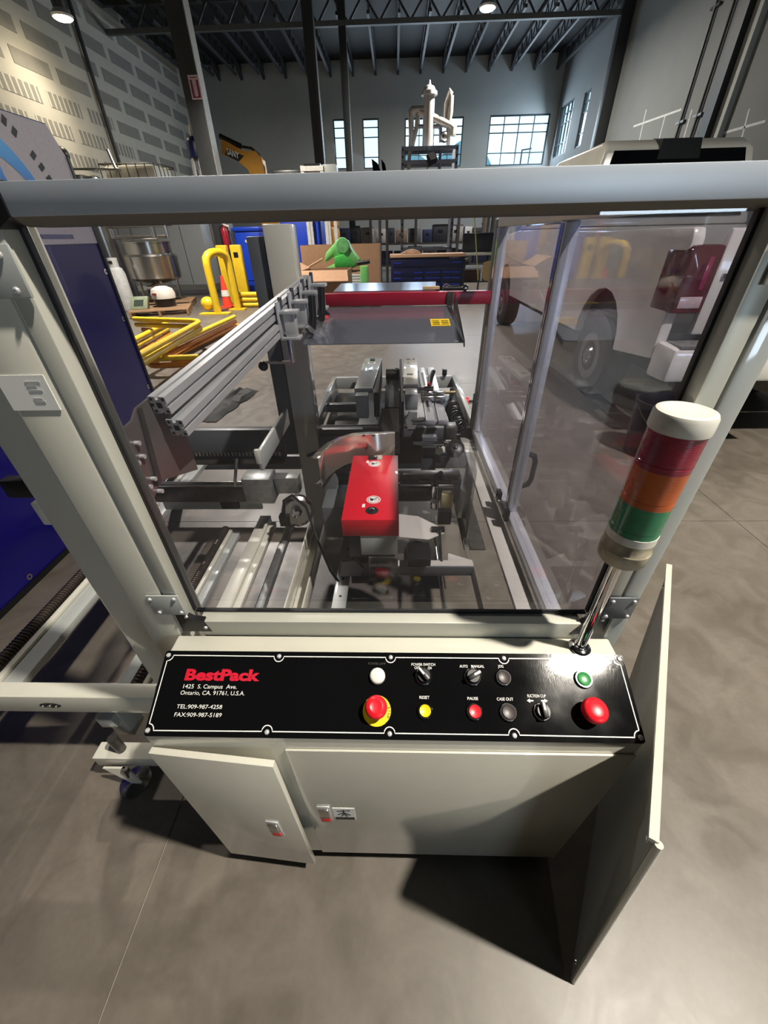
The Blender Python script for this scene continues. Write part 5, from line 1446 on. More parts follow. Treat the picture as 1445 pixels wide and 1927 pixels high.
# --- process equipment on the far side
kx, ky = -6.40, 12.0
kt = thing('jacketed_kettle', 'polished stainless kettle on legs over a wooden pallet', 'kettle', (kx, ky, 0.14))
MB().lathe([(0.2, 0.55), (0.52, 0.62), (0.62, 0.68), (0.64, 1.16), (0.61, 1.20), (0.545, 1.21), (0.545, 1.44), (0.57, 1.445), (0.57, 1.465), (0.45, 1.49), (0.001, 1.50)], (kx, ky, 0), n=40).build('kettle_body', STEEL, kt)
for g in (0.6, 2.2, 3.9, 5.3):
    MB().cyl((kx + 0.46 * math.cos(g), ky + 0.46 * math.sin(g), 0.145), (kx + 0.46 * math.cos(g), ky + 0.46 * math.sin(g), 0.66), 0.035, n=8).build('leg', STEEL, kt)
MB().tube([(kx - 0.7, ky - 0.3, 1.56), (kx + 0.7, ky - 0.3, 1.56)], 0.035, 8).build('top_pipe', STEEL, kt)
MB().tube([(kx - 0.7, ky - 0.3, 1.78), (kx + 0.75, ky - 0.3, 1.78), (kx + 0.75, ky - 0.3, 1.56)], 0.03, 8).build('top_pipe', STEEL, kt)
MB().lathe([(0.06, 0), (0.06, 0.2)], (kx - 0.62, ky - 0.3, 1.55), n=12).build('valve', STEEL, kt)
MB().lathe([(0.06, 0), (0.06, 0.22)], (kx + 0.4, ky - 0.3, 1.55), n=12).build('valve', STEEL, kt)
MB().tube([(kx, ky - 0.1, 0.55), (kx, ky - 0.6, 0.48), (kx + 0.3, ky - 0.7, 0.48)], 0.04, 8).build('drain_pipe', STEEL, kt)

def pallet(cx_, cy_, rot, label, n=7, L=1.2, Wd=1.0):
    t = thing('wooden_pallet', label, 'pallet', (0, 0, 0))
    for k in range(n):
        y = -Wd / 2 + (k + 0.5) * Wd / n
        MB().box(-L / 2, L / 2, y - Wd / n * 0.38, y + Wd / n * 0.38, 0.118, 0.14).build('deck_board', WOOD, t, smooth=False)
    for k in (-1, 0, 1):
        MB().box(k * (L / 2 - 0.03) - 0.025, k * (L / 2 - 0.03) + 0.025, -Wd / 2, Wd / 2, 0.02, 0.118).build('stringer', WOOD, t, smooth=False)
    for k in (-1, 0, 1):
        y = k * (Wd / 2 - 0.06)
        MB().box(-L / 2, L / 2, y - 0.05, y + 0.05, 0.0, 0.02).build('base_board', WOOD, t, smooth=False)
    t.location = (cx_, cy_, 0); t.rotation_euler = (0, 0, rot)
    return t
pallet(kx + 0.1, ky, 0.3, 'wooden pallet carrying the stainless kettle', L=1.35, Wd=1.15)
pallet(-5.75, 10.55, 0.35, 'bare wooden pallet beside the scale display', L=1.3, Wd=1.1)
# grey equipment cabinet behind kettle
ec = thing('equipment_cabinet', 'long grey steel equipment cabinet standing behind the kettle', 'cabinet', (-6.9, 14.6, 0))
EG = mat('cabinet_grey', (146, 150, 150), 0.45, var=0.04)
MB().box(-8.6, -5.75, 14.1, 15.3, 0.32, 1.88).build('body', EG, ec, bev=0.02)
for x in (-7.9, -7.15, -6.4):
    MB().box(x - 0.006, x + 0.006, 14.09, 14.1, 0.36, 1.84).build('door_seam', BLACK, ec)
for x in (-8.5, -5.85):
    MB().box(x - 0.05, x + 0.05, 14.15, 14.25, 0, 0.32).build('leg', EG, ec)
    MB().box(x - 0.05, x + 0.05, 15.15, 15.25, 0, 0.32).build('leg', EG, ec)
# bulk container on the cabinet
ib = thing('bulk_container', 'white plastic bulk tank in a steel cage on the equipment cabinet', 'tank', (-7.4, 14.65, 1.88))
MB().box(-8.12, -6.68, 14.12, 15.2, 1.98, 3.215).build('tank', mat('ibc_white', (236, 232, 220), 0.5, var=0.04), ib, bev=0.08)
mb = MB().box(-8.2, -6.6, 14.05, 15.27, 1.88, 1.97); mb.build('cage_base', STEEL, ib)
CG = mat('cage_steel', (96, 92, 88), 0.4, 0.5)
for z in (2.1, 2.5, 2.88, 3.24):
    MB().tube([(-8.17, 14.07, z), (-6.63, 14.07, z), (-6.63, 15.25, z), (-8.17, 15.25, z)], 0.016 if z < 3.2 else 0.022, 6, closed=True).build('cage_hoop', CG, ib)
for k in range(7):
    x = -8.17 + 1.54 * k / 6
    MB().cyl((x, 14.055, 1.95), (x, 14.055, 3.24), 0.014, n=6).build('cage_bar', CG, ib)
for k in range(1, 6):
    y = 14.07 + 1.18 * k / 5
    MB().cyl((-6.615, y, 1.95), (-6.615, y, 3.24), 0.014, n=6).build('cage_bar', CG, ib)
# steel tank beside the panel
stt = thing('steel_tank', 'tall stainless tank showing beside the top of the display panel', 'tank', (-8.15, 12.9, 0))
MB().lathe([(0.42, 0.0), (0.42, 2.55), (0.44, 2.56), (0.44, 2.62), (0.42, 2.63), (0.42, 2.84), (0.40, 2.86), (0.001, 2.86)], (-8.05, 12.9, 0), n=36).build('tank_shell', STEEL, stt)
MB().tube([(-8.35, 12.9, 2.86), (-8.5, 12.88, 3.02), (-7.0, 12.85, 2.98), (-6.95, 12.85, 2.95)], 0.03, 8).build('pipe_arm', STEEL, stt)
MB().cyl((-7.05, 12.85, 2.9), (-7.12, 12.85, 3.35), 0.035, n=8).build('pipe_upright', STEEL, stt)
MB().ball((-8.3, 12.85, 3.28), 0.16, 10).build('float_ball', DSTEEL, stt, 'dark round float')
MB().cyl((-8.3, 12.87, 2.86), (-8.3, 12.85, 3.2), 0.02, n=6).build('float_stem', STEEL, stt)
# propane cylinder
px_, py_ = -6.97, 11.2
t = thing('gas_cylinder', 'tall white gas cylinder standing between display panel and kettle', 'cylinder', (px_, py_, 0))
GW = mat('cylinder_white', (206, 208, 206), 0.45)
MB().lathe([(0.17, 0.0), (0.19, 0.06), (0.19, 0.82), (0.15, 0.94), (0.06, 0.98), (0.05, 1.02)], (px_, py_, 0), n=24).build('shell', GW, t)
MB().lathe([(0.11, 0.96), (0.115, 1.16), (0.10, 1.16), (0.10, 0.96)], (px_, py_, 0), n=20).build('collar', GW, t)
MB().box(px_ - 0.05, px_ + 0.05, py_ - 0.12, py_ - 0.11, 1.04, 1.10).build('collar_slot', BLACK, t)
# weighing scale and white motor unit on the bare pallet
t = thing('scale_display', 'greenish weighing scale display tilted on the bare pallet', 'scale', (-6.1, 10.3, 0.14))
ox, oy = -6.16, 10.18
MB().hexa([(ox - 0.18, oy, 0.141), (ox + 0.20, oy + 0.10, 0.141), (ox + 0.18, oy + 0.26, 0.141), (ox - 0.20, oy + 0.16, 0.141), (ox - 0.13, oy + 0.10, 0.41), (ox + 0.25, oy + 0.20, 0.41), (ox + 0.22, oy + 0.30, 0.39), (ox - 0.16, oy + 0.20, 0.39)]).build('display_case', mat('scale_green', (146, 158, 130), 0.4), t, bev=0.02)
MB().hexa([(ox - 0.08, oy + 0.045, 0.21), (ox + 0.12, oy + 0.098, 0.21), (ox + 0.12, oy + 0.11, 0.21), (ox - 0.08, oy + 0.06, 0.21), (ox - 0.05, oy + 0.095, 0.34), (ox + 0.15, oy + 0.148, 0.34), (ox + 0.15, oy + 0.16, 0.34), (ox - 0.05, oy + 0.11, 0.34)]).build('screen', mat('lcd', (70, 82, 74), 0.2), t)
t = thing('shop_vacuum', 'white domed motor unit sitting behind the scale display', 'vacuum', (-5.72, 10.75, 0.14))
MB().lathe([(0.22, 0.141), (0.25, 0.32)], (-5.72, 10.75, 0), n=24).build('drum', BLACK, t)
MB().lathe([(0.27, 0.32), (0.28, 0.42), (0.24, 0.52), (0.12, 0.575), (0.001, 0.58)], (-5.72, 10.75, 0), n=24).build('dome', WHITEP, t)
MB().box(-5.84, -5.74, 10.46, 10.49, 0.41, 0.45).build('badge', mat('maroon', (130, 30, 40), 0.5), t)
# mixer on a stand
my_ = 13.9
mx_ = at(368, 280, Y=my_).x
zm0, zm1, zb0 = at(371, 301, Y=my_).z, at(362, 256, Y=my_).z, at(378, 345, Y=my_).z
t = thing('mixer_drive', 'navy motor on a stainless mixer stand behind the thick column', 'mixer', (mx_, my_, 0))
MB().lathe([(0.16, zm0), (0.22, zm0 + 0.04), (0.22, zm1 - 0.14), (0.18, zm1 - 0.06), (0.14, zm1 - 0.02)], (mx_, my_, 0), n=20).build('motor', NAVYP, t, 'navy motor housing')
MB().lathe([(0.06, zm1 - 0.02), (0.05, zm1 + 0.22)], (mx_, my_, 0), n=10).build('cap', WHITEP, t)
for g in range(6):
    a2 = g * math.pi / 3
    MB().cyl((mx_ + 0.19 * math.cos(a2), my_ + 0.19 * math.sin(a2), zb0 - 0.5), (mx_ + 0.17 * math.cos(a2), my_ + 0.17 * math.sin(a2), zm0 + 0.02), 0.028, n=6).build('stand_bar', PSTEEL, t)
MB().lathe([(0.28, 0.0), (0.28, 0.04), (0.10, 0.08), (0.10, zb0 - 0.55), (0.24, zb0 - 0.5)], (mx_, my_, 0), n=16).build('column', STEEL, t)

# --- excavator
ex = thing('mini_excavator', 'yellow excavator whose boom rises beside the thick column', 'excavator', (-2.9, 15.5, 0))
EY = mat('excavator_yellow', (196, 140, 40), 0.45, var=0.05)
bo = [at(417, 262, Y=14.2), at(430, 268, Y=14.2), at(458, 284, Y=14.2), at(480, 284, Y=14.2), at(493, 300, Y=14.2), at(501, 345, Y=14.2), at(478, 345, Y=14.2), at(466, 318, Y=14.2), at(446, 302, Y=14.2), at(417, 290, Y=14.2)]
bom = MB().prism([(p_.x, 14.2, p_.z) for p_ in bo], (0, 0.32, 0)).build('boom', EY, ex, 'yellow boom')
pz = at(490, 345, Y=14.2)
MB().hexa([(pz.x - 0.16, 14.2, 1.2), (pz.x + 0.5, 14.2, 1.2), (pz.x + 0.5, 14.52, 1.2), (pz.x - 0.16, 14.52, 1.2), (pz.x - 0.16, 14.2, pz.z + 0.02), (pz.x + 0.16, 14.2, pz.z + 0.02), (pz.x + 0.16, 14.52, pz.z + 0.02), (pz.x - 0.16, 14.52, pz.z + 0.02)]).build('boom_foot', EY, ex)
h0, h1, h2 = at(413, 256, Y=14.3), at(455, 276, Y=14.3), at(473, 279, Y=14.3)
MB().cyl(h0, h1, 0.06, n=10).build('hydraulic_cylinder', BLACK, ex, 'black hydraulic cylinder')
MB().tube([h1, h2, at(488, 292, Y=14.25), at(497, 315, Y=14.25), at(499, 345, Y=14.25)], 0.03, 8).build('hydraulic_hose', BLACK, ex)
d0, d1, d2, d3 = at(426, 281, Y=14.19), at(459, 293, Y=14.19), at(449, 304, Y=14.19), at(423, 291, Y=14.19)
MB().prism([d0, d1, d2, d3], (0, 0.01, 0)).build('logo_plate', BLACK, bom)
bx = at(427, 290, Y=14.18); bx2 = at(450, 299, Y=14.18)
text('logo_lettering', 'SANY', bx, (bx2 - bx), Vector((bx2.z - bx.z, 0, 0)) * -1 + Vector((0, 0, 1)), (bx2 - bx).length, 0.13, WPRINT, bom, bold=0.02)
MB().box(-3.6, -1.9, 14.8, 16.6, 0.75, 1.75).build('house', EY, ex, bev=0.08)
MB().box(-3.0, -1.9, 15.4, 16.6, 1.75, 2.2).build('engine_hood', EY, ex, bev=0.06)
for x in (-3.7, -2.2):
    MB().prism([(x, 14.4 + 0.3 * (1 - math.cos(g)) if False else 15.7 + (1.2 if math.cos(g) > 0 else -1.2) + 0.30 * math.cos(g), 0.32 + 0.30 * math.sin(g)) for g in [math.pi / 2 - math.pi * i / 8 for i in range(9)] + [-math.pi / 2 - math.pi * i / 8 for i in range(9)]], (0.42, 0, 0)).build('track', RUBBER, ex)
MB().box(-3.3, -2.2, 14.9, 16.5, 0.3, 0.75).build('undercarriage', DSTEEL, ex)

# --- blue bins
def bluebin(x0, x1, y0, y1, z1, label):
    t = thing('blue_bin', label, 'bin', ((x0 + x1) / 2, (y0 + y1) / 2, 0))
    MB().box(x0, x1, y0, y1, 0.12, z1 - 0.1).build('bin_body', BLUEP, t, bev=0.04)
    MB().box(x0 - 0.03, x1 + 0.03, y0 - 0.03, y1 + 0.03, z1 - 0.1, z1).build('bin_lid', BLUEP, t, bev=0.03)
    MB().box(x0 + 0.08, x1 - 0.08, y0 - 0.02, y0, 0.5, 0.56).build('bin_rib', BLUEP, t)
    for x in (x0 + 0.3, x1 - 0.3):
        MB().cyl((x, y0 - 0.004, z1 - 0.32), (x, y0 + 0.01, z1 - 0.32), 0.035, n=12).build('rivet', WHITEP, t)
    for x in (x0 + 0.15, x1 - 0.15):
        MB().box(x - 0.08, x + 0.08, y0 + 0.05, y1 - 0.05, 0, 0.12).build('skid', BLACK, t)
    return t
bluebin(-3.10, -1.98, 12.9, 14.0, 1.95, 'blue plastic bin standing behind the cardboard boxes')
bluebin(-4.42, -3.72, 13.0, 13.9, 1.75, 'blue plastic bin standing behind the yellow barricade posts')

# --- white machine with black belt top seen over the bar
t = thing('belt_conveyor', 'white framed black belt conveyor seen just above the guard bar', 'conveyor', (-2.5, 12.3, 0))
WF = mat('white_frame', (206, 206, 200), 0.45)
a_, b_ = at(568, 312, Y=12.3), at(605, 312, Y=12.3)
for x in (a_.x, b_.x):
    for y in (12.3, 12.75):
        MB().box(x - 0.04, x + 0.04, y - 0.03, y + 0.03, 0.0, a_.z).build('leg', WF, t)
MB().box(a_.x - 0.04, b_.x + 0.04, 12.26, 12.79, a_.z - 0.10, a_.z - 0.01).build('frame', WF, t)
MB().box(a_.x + 0.04, b_.x - 0.04, 12.32, 12.74, a_.z - 0.01, a_.z + 0.04).build('belt', BLACK, t)
c_ = at(512, 322, Y=12.3)
MB().box(c_.x, a_.x - 0.05, 12.32, 12.74, c_.z - 0.35, c_.z + 0.02).build('conveyor_bed', BLACK, t, bev=0.03)
d_, e_ = at(606, 309, Y=12.3), at(632, 309, Y=12.3)
MB().box(d_.x, e_.x, 12.3, 12.7, d_.z - 0.5, d_.z).build('control_box', EG, t, bev=0.02)
MB().box(d_.x + 0.15, e_.x - 0.1, 12.45, 12.55, 0.0, d_.z - 0.5).build('box_post', WF, t)
# dark curved screens on stands
for k, (pxa, pxb) in enumerate(((699, 716), (717, 727))):
    y = 13.4 + 0.8 * k
    a_, b_ = at(pxa, 303, Y=y), at(pxb, 303, Y=y)
    t = thing('chair_back', ['tall black curved backrest seen over the bar before a window', 'second black curved backrest, half hidden behind the taller one'][k], 'chair', (a_.x, y, 0), 'tall black chairs')
    MB().prism([(a_.x, y, a_.z + 0.05), (a_.x + (b_.x - a_.x) * 0.7, y, a_.z - 0.05), (b_.x, y, a_.z - 0.2), (b_.x + 0.05, y, a_.z - 0.75), (a_.x + 0.10, y, a_.z - 0.75)], (0, 0.06, 0)).build('backrest', GLASSD, t, bev=0.02)
    MB().box(a_.x + 0.08, b_.x + 0.06, y - 0.35, y + 0.05, a_.z - 0.82, a_.z - 0.74).build('seat', BLACK, t, bev=0.02)
    MB().cyl(((a_.x + b_.x) / 2 + 0.07, y - 0.15, 0.03), ((a_.x + b_.x) / 2 + 0.07, y - 0.15, a_.z - 0.8), 0.04, n=10).build('pedestal', DSTEEL, t)
    MB().lathe([(0.22, 0), (0.22, 0.03)], ((a_.x + b_.x) / 2 + 0.07, y - 0.15, 0), n=16).build('foot', DSTEEL, t)

# --- cardboard and green housing
def carton(x0, x1, y0, y1, z1, label, open_=True):
    t = thing('cardboard_box', label, 'box', ((x0 + x1) / 2, (y0 + y1) / 2, 0))
    mb = MB().box(x0, x1, y0, y0 + 0.012, 0, z1).box(x0, x1, y1 - 0.012, y1, 0, z1).box(x0, x0 + 0.012, y0 + 0.012, y1 - 0.012, 0, z1).box(x1 - 0.012, x1, y0 + 0.012, y1 - 0.012, 0, z1).box(x0 + 0.012, x1 - 0.012, y0 + 0.012, y1 - 0.012, 0, 0.012)
    mb.build('box_walls', CARD, t, smooth=False)
    return t
t = carton(-1.78, -0.90, 8.6, 9.5, 0.95, 'open brown cardboard box below the green housing')
MB().hexa([(-1.78, 8.6, 0.95), (-0.90, 8.6, 0.95), (-0.86, 8.28, 0.80), (-1.82, 8.28, 0.80), (-1.78, 8.61, 0.96), (-0.90, 8.61, 0.96), (-0.86, 8.29, 0.81), (-1.82, 8.29, 0.81)]).build('box_flap', CARD, t, smooth=False)
MB().hexa([(-1.78, 8.6, 0.95), (-1.77, 8.6, 0.96), (-1.77, 9.5, 0.96), (-1.78, 9.5, 0.95), (-2.08, 8.6, 1.10), (-2.07, 8.6, 1.11), (-2.07, 9.5, 1.11), (-2.08, 9.5, 1.10)]).build('box_flap', CARD, t, smooth=False)
MB().box(-0.86, -0.52, 8.75, 8.76, 0.62, 0.93).build('paper_sheet', WPRINT, t) if False else None
carton(-2.15, -0.35, 10.6, 11.8, 1.33, 'large brown cardboard bulk box behind the green housing')
t = carton(-1.72, -0.62, 9.62, 10.45, 0.84, 'brown cardboard box with a white notice, under the green housing')
MB().box(-1.72, -0.62, 9.62, 10.45, 0.84, 0.85).build('box_lid', CARD, t)
n0, n1 = at(659, 516, Y=9.6), at(682, 534, Y=9.6)
t = thing('paper_notice', 'white printed notice stuck on the box under the green housing', 'notice', (n0.x, 9.61, n1.z))
MB().box(n0.x, n1.x, 9.605, 9.618, n1.z, n0.z).build('sheet', WPRINT, t)
for k in range(4):
    z = n0.z - 0.04 - 0.05 * k
    MB().box(n0.x + 0.03, n1.x - 0.04, 9.603, 9.605, z, z + 0.012).build('print_line', GPRINT, t)
gt = thing('green_housing', 'bright green plastic machine housing lying on the cardboard box', 'housing', (-1.3, 9.9, 0.85))
gpx = [(610, 495), (613, 476), (634, 452), (641, 449), (652, 452), (661, 470), (676, 489), (676, 500), (660, 506), (640, 500), (626, 482)]
MB().prism([(p_.x, 9.75, max(0.88, p_.z)) for p_ in (at(px, py, Y=9.75) for px, py in gpx)], (0, 0.5, 0)).build('shell', GREENP, gt, bev=0.03)
gp2 = [(628, 484), (646, 478), (668, 500), (652, 510), (630, 504)]
MB().prism([(p_.x, 9.66, max(0.88, p_.z)) for p_ in (at(px, py, Y=9.66) for px, py in gp2)], (0, 0.09, 0)).build('front_cover', mat('green_dark', (60, 160, 64), 0.4), gt, bev=0.02)
c_ = at(645, 462, Y=9.74)
MB().lathe([(0.14, 0), (0.13, 0.02), (0.001, 0.022)], (c_.x, 9.75, c_.z), (0, -1, 0), 20).build('dust_cap', mat('green_dusty', (104, 176, 104), 0.7, var=0.2), gt)
a_, b_ = at(672, 496, Y=9.7), at(696, 492, Y=9.7)
MB().cyl(a_, b_, 0.04, n=10).build('handle', BLACK, gt)
gp3 = [(606, 508), (628, 497), (660, 508), (664, 512), (636, 514)]
MB().prism([(p_.x, 9.75, max(0.855, p_.z)) for p_ in (at(px, py, Y=9.75) for px, py in gp3)], (0, 0.35, 0)).build('skirt', GREENP, gt, bev=0.01)
t = thing('plastic_sheet', 'narrow green plastic sheet standing upright beside the boxes', 'panel', (-0.55, 9.3, 0))
a_ = at(688, 500, Y=9.3)
MB().box(a_.x - 0.12, a_.x + 0.05, 9.3, 9.36, 0, a_.z).build('panel', GREENP, t, bev=0.02)
t = thing('wood_scrap_pile', 'rough brown broken boards heaped behind the machine rear column', 'wood', (-2.45, 10.0, 0))
random.seed(9)
for k in range(9):
    x = -2.75 + 0.09 * k; z = -0.10 + 0.10 * k
    MB().bar((x - 0.3, 9.9 + random.uniform(-0.2, 0.2), z + random.uniform(0, 0.05)), (x + 0.45, 10.2 + random.uniform(-0.2, 0.2), z + 0.28 + random.uniform(0, 0.12)), 0.14, 0.03).build('board', WOOD, t, smooth=False)

# --- tool chest
tx0, tx1, ty = -0.10, 1.93, 12.8
tcst = thing('tool_chest', 'navy rolling tool chest with a wooden top', 'tool chest', (0.9, ty + 0.3, 0))
CH = mat('chest_navy', (16, 22, 62), 0.35, var=0.05)
MB().box(tx0, tx1, ty + 0.02, ty + 0.62, 0.14, 0.975).build('chest_body', CH, tcst, bev=0.01)
MB().box(tx0 - 0.03, tx1 + 0.03, ty - 0.03, ty + 0.65, 0.98, 1.055).build('wooden_top', mat('bench_wood', (206, 166, 130), 0.6, var=0.08, stretch=(1, 6, 6)), tcst, 'pale wooden top', bev=0.006)
PULL = mat('pull_blue', (30, 56, 170), 0.35)
for (x0, x1, z) in ((tx0 + 0.06, tx1 - 0.06, 0.83), (tx0 + 0.06, 0.80, 0.60), (0.86, 1.30, 0.60), (1.36, tx1 - 0.06, 0.60), (tx0 + 0.06, 0.80, 0.46), (0.86, 1.30, 0.46), (1.36, tx1 - 0.06, 0.46), (tx0 + 0.06, 0.80, 0.30), (0.86, 1.30, 0.30), (1.36, tx1 - 0.06, 0.30)):
    d = MB().box(x0, x1, ty, ty + 0.019, z - 0.075, z + 0.06 if z < 0.7 else z + 0.10).build('drawer', CH, tcst, bev=0.006)
    MB().box(x0 + 0.02, x0 + 0.22, ty - 0.012, ty, z + 0.005, z + 0.035).build('drawer_pull', PULL, d)
    MB().box(x1 - 0.25, x1 - 0.02, ty - 0.012, ty, z + 0.005, z + 0.035).build('drawer_pull', PULL, d)
for x in (tx0 + 0.15, tx1 - 0.15):
    for y in (ty + 0.12, ty + 0.5):
        MB().cyl((x - 0.025, y, 0.07), (x + 0.025, y, 0.07), 0.07, n=14).build('caster', BLACK, tcst)
        MB().box(x - 0.04, x + 0.04, y - 0.03, y + 0.03, 0.10, 0.14).build('caster_plate', DSTEEL, tcst)
text('logo_lettering', 'KOBALT', (1.53, ty + 0.018, 0.938), (1, 0, 0), (0, 0, 1), 0.27, 0.034, WPRINT, tcst, bold=0.02)
t = tag(MB().prism([(0.16, 12.95, 1.056), (0.25, 12.95, 1.10), (0.36, 12.95, 1.15), (0.52, 12.95, 1.165), (0.68, 12.95, 1.12), (0.78, 12.95, 1.056)], (0, 0.3, 0)).build('rag_pile', mat('tan_rag', (206, 170, 142), 0.9, var=0.25, scale=9), bev=0.02), 'crumpled tan rag lying on the wooden chest top', 'rag')
t = thing('bench_vise', 'small dark vise fixed at the end of the tool chest', 'vise', (2.0, 12.85, 0.8))
MB().box(1.935, 2.06, 12.8, 12.95, 0.78, 0.92).build('body', BLACK, t, bev=0.01)
MB().cyl((1.97, 12.76, 0.87), (2.12, 12.76, 0.93), 0.015, n=8).build('handle', CHROME, t)
# bench to its right
wb_ = thing('work_bench', 'white topped bench beside the tool chest carrying dark equipment', 'bench', (2.7, 13.6, 0))
MB().box(1.98, 3.35, 13.3, 14.1, 0.98, 1.04).build('bench_top', WHITEP, wb_)
for x in (2.03, 3.3):
    for y in (13.35, 14.05):
        MB().box(x - 0.03, x + 0.03, y - 0.03, y + 0.03, 0, 0.98).build('leg', DSTEEL, wb_)
MB().box(2.05, 3.28, 13.4, 14.0, 0.30, 0.33).build('shelf', DSTEEL, wb_)
t = tag(MB().box(1.99, 2.95, 13.70, 13.80, 1.042, 1.50).build('black_display', mat('screen_black', (24, 28, 38), 0.3), bev=0.01), 'wide dark panel standing on the white bench', 'panel')
t = thing('stock_pot', 'tall shiny steel pot standing behind the dark bench panel', 'pot', (2.75, 14.09, 1.04))
MB().lathe([(0.20, 1.045), (0.20, 1.98), (0.21, 1.98), (0.21, 2.0), (0.19, 2.0)], (2.75, 14.07, 0), n=24).build('pot_body', STEEL, t)
MB().box(2.53, 2.56, 14.0, 14.1, 1.7, 1.74).build('handle', STEEL, t)
t = tag(MB().prism([(2.62, 13.35, 0.34), (2.78, 13.35, 0.34), (2.84, 13.35, 0.86), (2.60, 13.35, 0.80)], (0, 0.2, 0)).build('paper_bag', mat('kraft', (196, 168, 112), 0.8)), 'tan paper bag on the shelf under the white bench', 'bag')
t = tag(MB().box(2.08, 2.55, 13.45, 13.9, 0.335, 0.62).build('shelf_carton', mat('brown_box', (132, 96, 78), 0.8), bev=0.01), 'brown carton on the shelf under the white bench', 'box')
t = tag(MB().cyl((2.05, 12.62, 1.95), (2.33, 12.55, 0.42), 0.014, n=8).build('yellow_pole', mat('lime_pole', (190, 196, 110), 0.5)), 'thin yellow-green pole leaning beside the tool chest', 'pole')
t.data.vertices.foreach_get
mb_p = MB().lathe([(0.14, 0), (0.14, 0.04), (0.03, 0.06), (0.02, 0.44)], (2.335, 12.55, 0), n=14)
o = mb_p.build('pole_base', DSTEEL); o.parent = t

# --- distillation rig on a rack
ry = 16.4
rk = thing('slotted_rack', 'tall slotted steel rack standing before the middle window', 'rack', (1.05, ry, 0))
RKM = mat('rack_steel', (150, 154, 166), 0.45, 0.3)
x0r, x1r = at(758, 280, Y=ry).x, at(860, 280, Y=ry).x
ztop = at(800, 274, Y=ry).z
for x in (x0r, x1r):
    for y in (ry, ry + 0.75):
        u = MB().box(x - 0.045, x + 0.045, y - 0.03, y + 0.03, 0, ztop).build('upright', RKM, rk, smooth=False)
        if y == ry:
            for k in range(18):
                MB().box(x - 0.022, x + 0.022, y - 0.034, y - 0.03, ztop - 0.12 - 0.17 * k, ztop - 0.05 - 0.17 * k).build('slot', BLACK, u, smooth=False)
for z in (ztop, ztop - 0.32, ztop - 1.6, ztop - 2.6):
    for y in (ry, ry + 0.75):
        MB().box(x0r + 0.045, x1r - 0.045, y - 0.025, y + 0.025, z - 0.10, z - 0.01).build('beam', RKM, rk, smooth=False)
    MB().box(x0r + 0.045, x1r - 0.045, ry + 0.025, ry + 0.725, z - 0.03, z - 0.012).build('shelf', RKM, rk, smooth=False)
ds = thing('distillation_column', 'vertical stainless column with pipes on top of the slotted rack', 'column', (0.95, ry + 0.35, ztop))
yy = ry + 0.35
def dp(px, py):
    p_ = at(px, py, Y=yy); return (p_.x, yy, p_.z)
cb_, ct_ = dp(803, 270), dp(809, 178)
cx1 = (cb_[0] + ct_[0]) / 2
MB().cyl((cx1, yy, ztop - 0.01), (cx1, yy, ct_[2]), 0.17, n=24).build('column_shell', PSTEEL, ds)
MB().lathe([(0.24, ct_[2] - 0.02), (0.24, ct_[2] + 0.06), (0.20, ct_[2] + 0.07), (0.15, ct_[2] + 0.16), (0.05, ct_[2] + 0.20), (0.02, ct_[2] + 0.30)], (cx1, yy, 0), n=24).build('flanged_head', PSTEEL, ds)
PIPE = mat('pale_pipe', (206, 200, 190), 0.4, 0.2)
MB().tube([dp(800, 206), dp(777, 207), dp(773, 212), dp(774, 252), dp(773, 268), dp(770, 300), dp(767, 345)], [0.09, 0.09, 0.09, 0.08, 0.07, 0.06, 0.05], 10).build('bent_pipe', PIPE, ds)
MB().tube([dp(788, 210), dp(830, 228), dp(848, 236), dp(853, 241), dp(851, 256)], 0.10, 10).build('sloping_pipe', PIPE, ds)
MB().tube([dp(786, 215), dp(784, 240), dp(777, 268), dp(774, 284)], 0.07, 10).build('down_pipe', PIPE, ds)
MB().tube([dp(850, 179), dp(847, 176), dp(840, 195), dp(838, 215), dp(838, 240)], [0.07, 0.08, 0.07, 0.05, 0.05], 10).build('side_pipe', PIPE, ds)
MB().tube([dp(849, 180), dp(847, 210), dp(844, 230), dp(843, 275)], [0.08, 0.09, 0.08, 0.06], 10).build('side_pipe', PIPE, ds)
MB().tube([dp(785, 238), dp(826, 238), dp(829, 243), dp(829, 268)], 0.05, 8).build('rear_pipe', RKM, ds)
MB().ball(dp(836, 258), 0.14, 10).build('round_flask', STEEL, ds)
MB().tube([dp(829, 285), dp(827, 310), dp(826, 345)], 0.05, 8).build('drain_pipe', RKM, ds)
bxm = [dp(800, 298), dp(815, 290), dp(820, 305), dp(818, 312), dp(805, 319)]
t = tag(MB().prism([(p_[0], ry - 0.28, p_[2]) for p_ in bxm], (0, 0.22, 0)).build('control_box', mat('box_dark', (36, 30, 44), 0.5)), 'dark tilted control box hanging from the rack beam', 'control box')
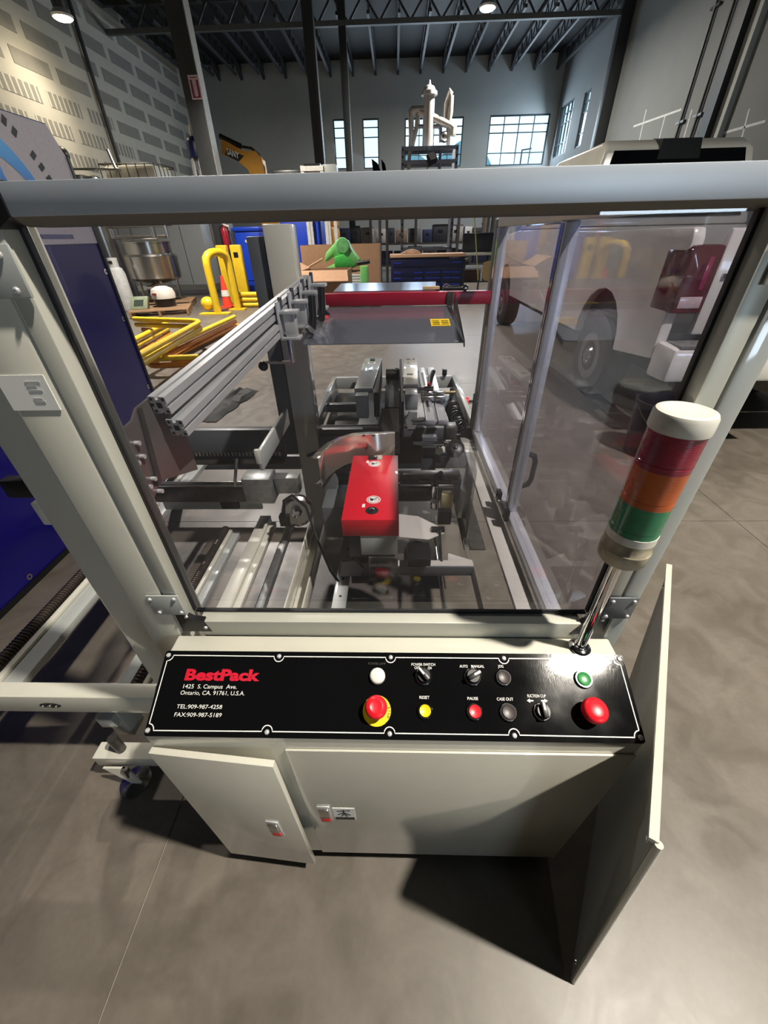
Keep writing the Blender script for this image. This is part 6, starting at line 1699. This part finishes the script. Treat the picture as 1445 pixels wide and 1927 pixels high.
bq = MB().prism([(p_[0], ry - 0.284, p_[2]) for p_ in (dp(802, 296), dp(814, 291), dp(818, 304), dp(808, 307))], (0, 0.004, 0)).build('box_label', GPRINT, t)
bq2 = MB().box(cx1 - 0.02, cx1 + 0.02, ry - 0.08, ry - 0.03, ztop - 0.6, ztop - 0.05).build('box_hanger', RKM, t)

# --- dark shelving with long stock seen under the bar
dsh = thing('stock_rack', 'dark storage rack of pipes and panels behind the tool chest', 'rack', (0.4, 18.0, 0))
for x in (-2.6, -0.9, 0.8, 2.4, 4.0):
    MB().box(x - 0.05, x + 0.05, 18.0, 18.1, 0, 2.2).build('upright', DSTEEL, dsh, smooth=False)
for z in (0.5, 1.2, 2.1):
    MB().box(-2.6, 4.0, 18.02, 18.9, z, z + 0.06).build('shelf', DSTEEL, dsh, smooth=False)
random.seed(21)
STOCK = [('grey', (90, 92, 96)), ('black', (44, 46, 54)), ('silver', (150, 150, 150)), ('dark blue', (30, 38, 74)), ('brown', (120, 104, 92)), ('pale', (176, 178, 180)), ('charcoal', (36, 38, 46))]
ORD = ['first', 'second', 'third', 'fourth', 'fifth', 'sixth', 'seventh', 'eighth', 'ninth', 'tenth', 'eleventh', 'twelfth', 'thirteenth', 'fourteenth', 'fifteenth', 'sixteenth', 'seventeenth']
for lvl, (z, word) in enumerate(((1.262, 'upper'), (0.562, 'lower'))):
    x = -2.5
    k = 0
    while x < 3.7:
        w = random.uniform(0.30, 0.62)
        h = random.uniform(0.40, 0.60)
        nm, col = STOCK[(k * 3 + lvl * 2) % 7]
        o = MB().box(x, x + w * 0.9, 18.14, 18.7, z, z + h).build('storage_box', mat('stock_' + nm.replace(' ', '_'), col, 0.5), None, bev=0.015)
        tag(o, '%s box on the %s shelf of the dark rack, %s from its left end' % (nm, word, ORD[k]), 'box', 'boxes on the dark storage rack')
        MB().box(x + w * 0.3, x + w * 0.6, 18.132, 18.14, z + h * 0.55, z + h * 0.7).build('box_handle', BLACK, o)
        x += w
        k += 1
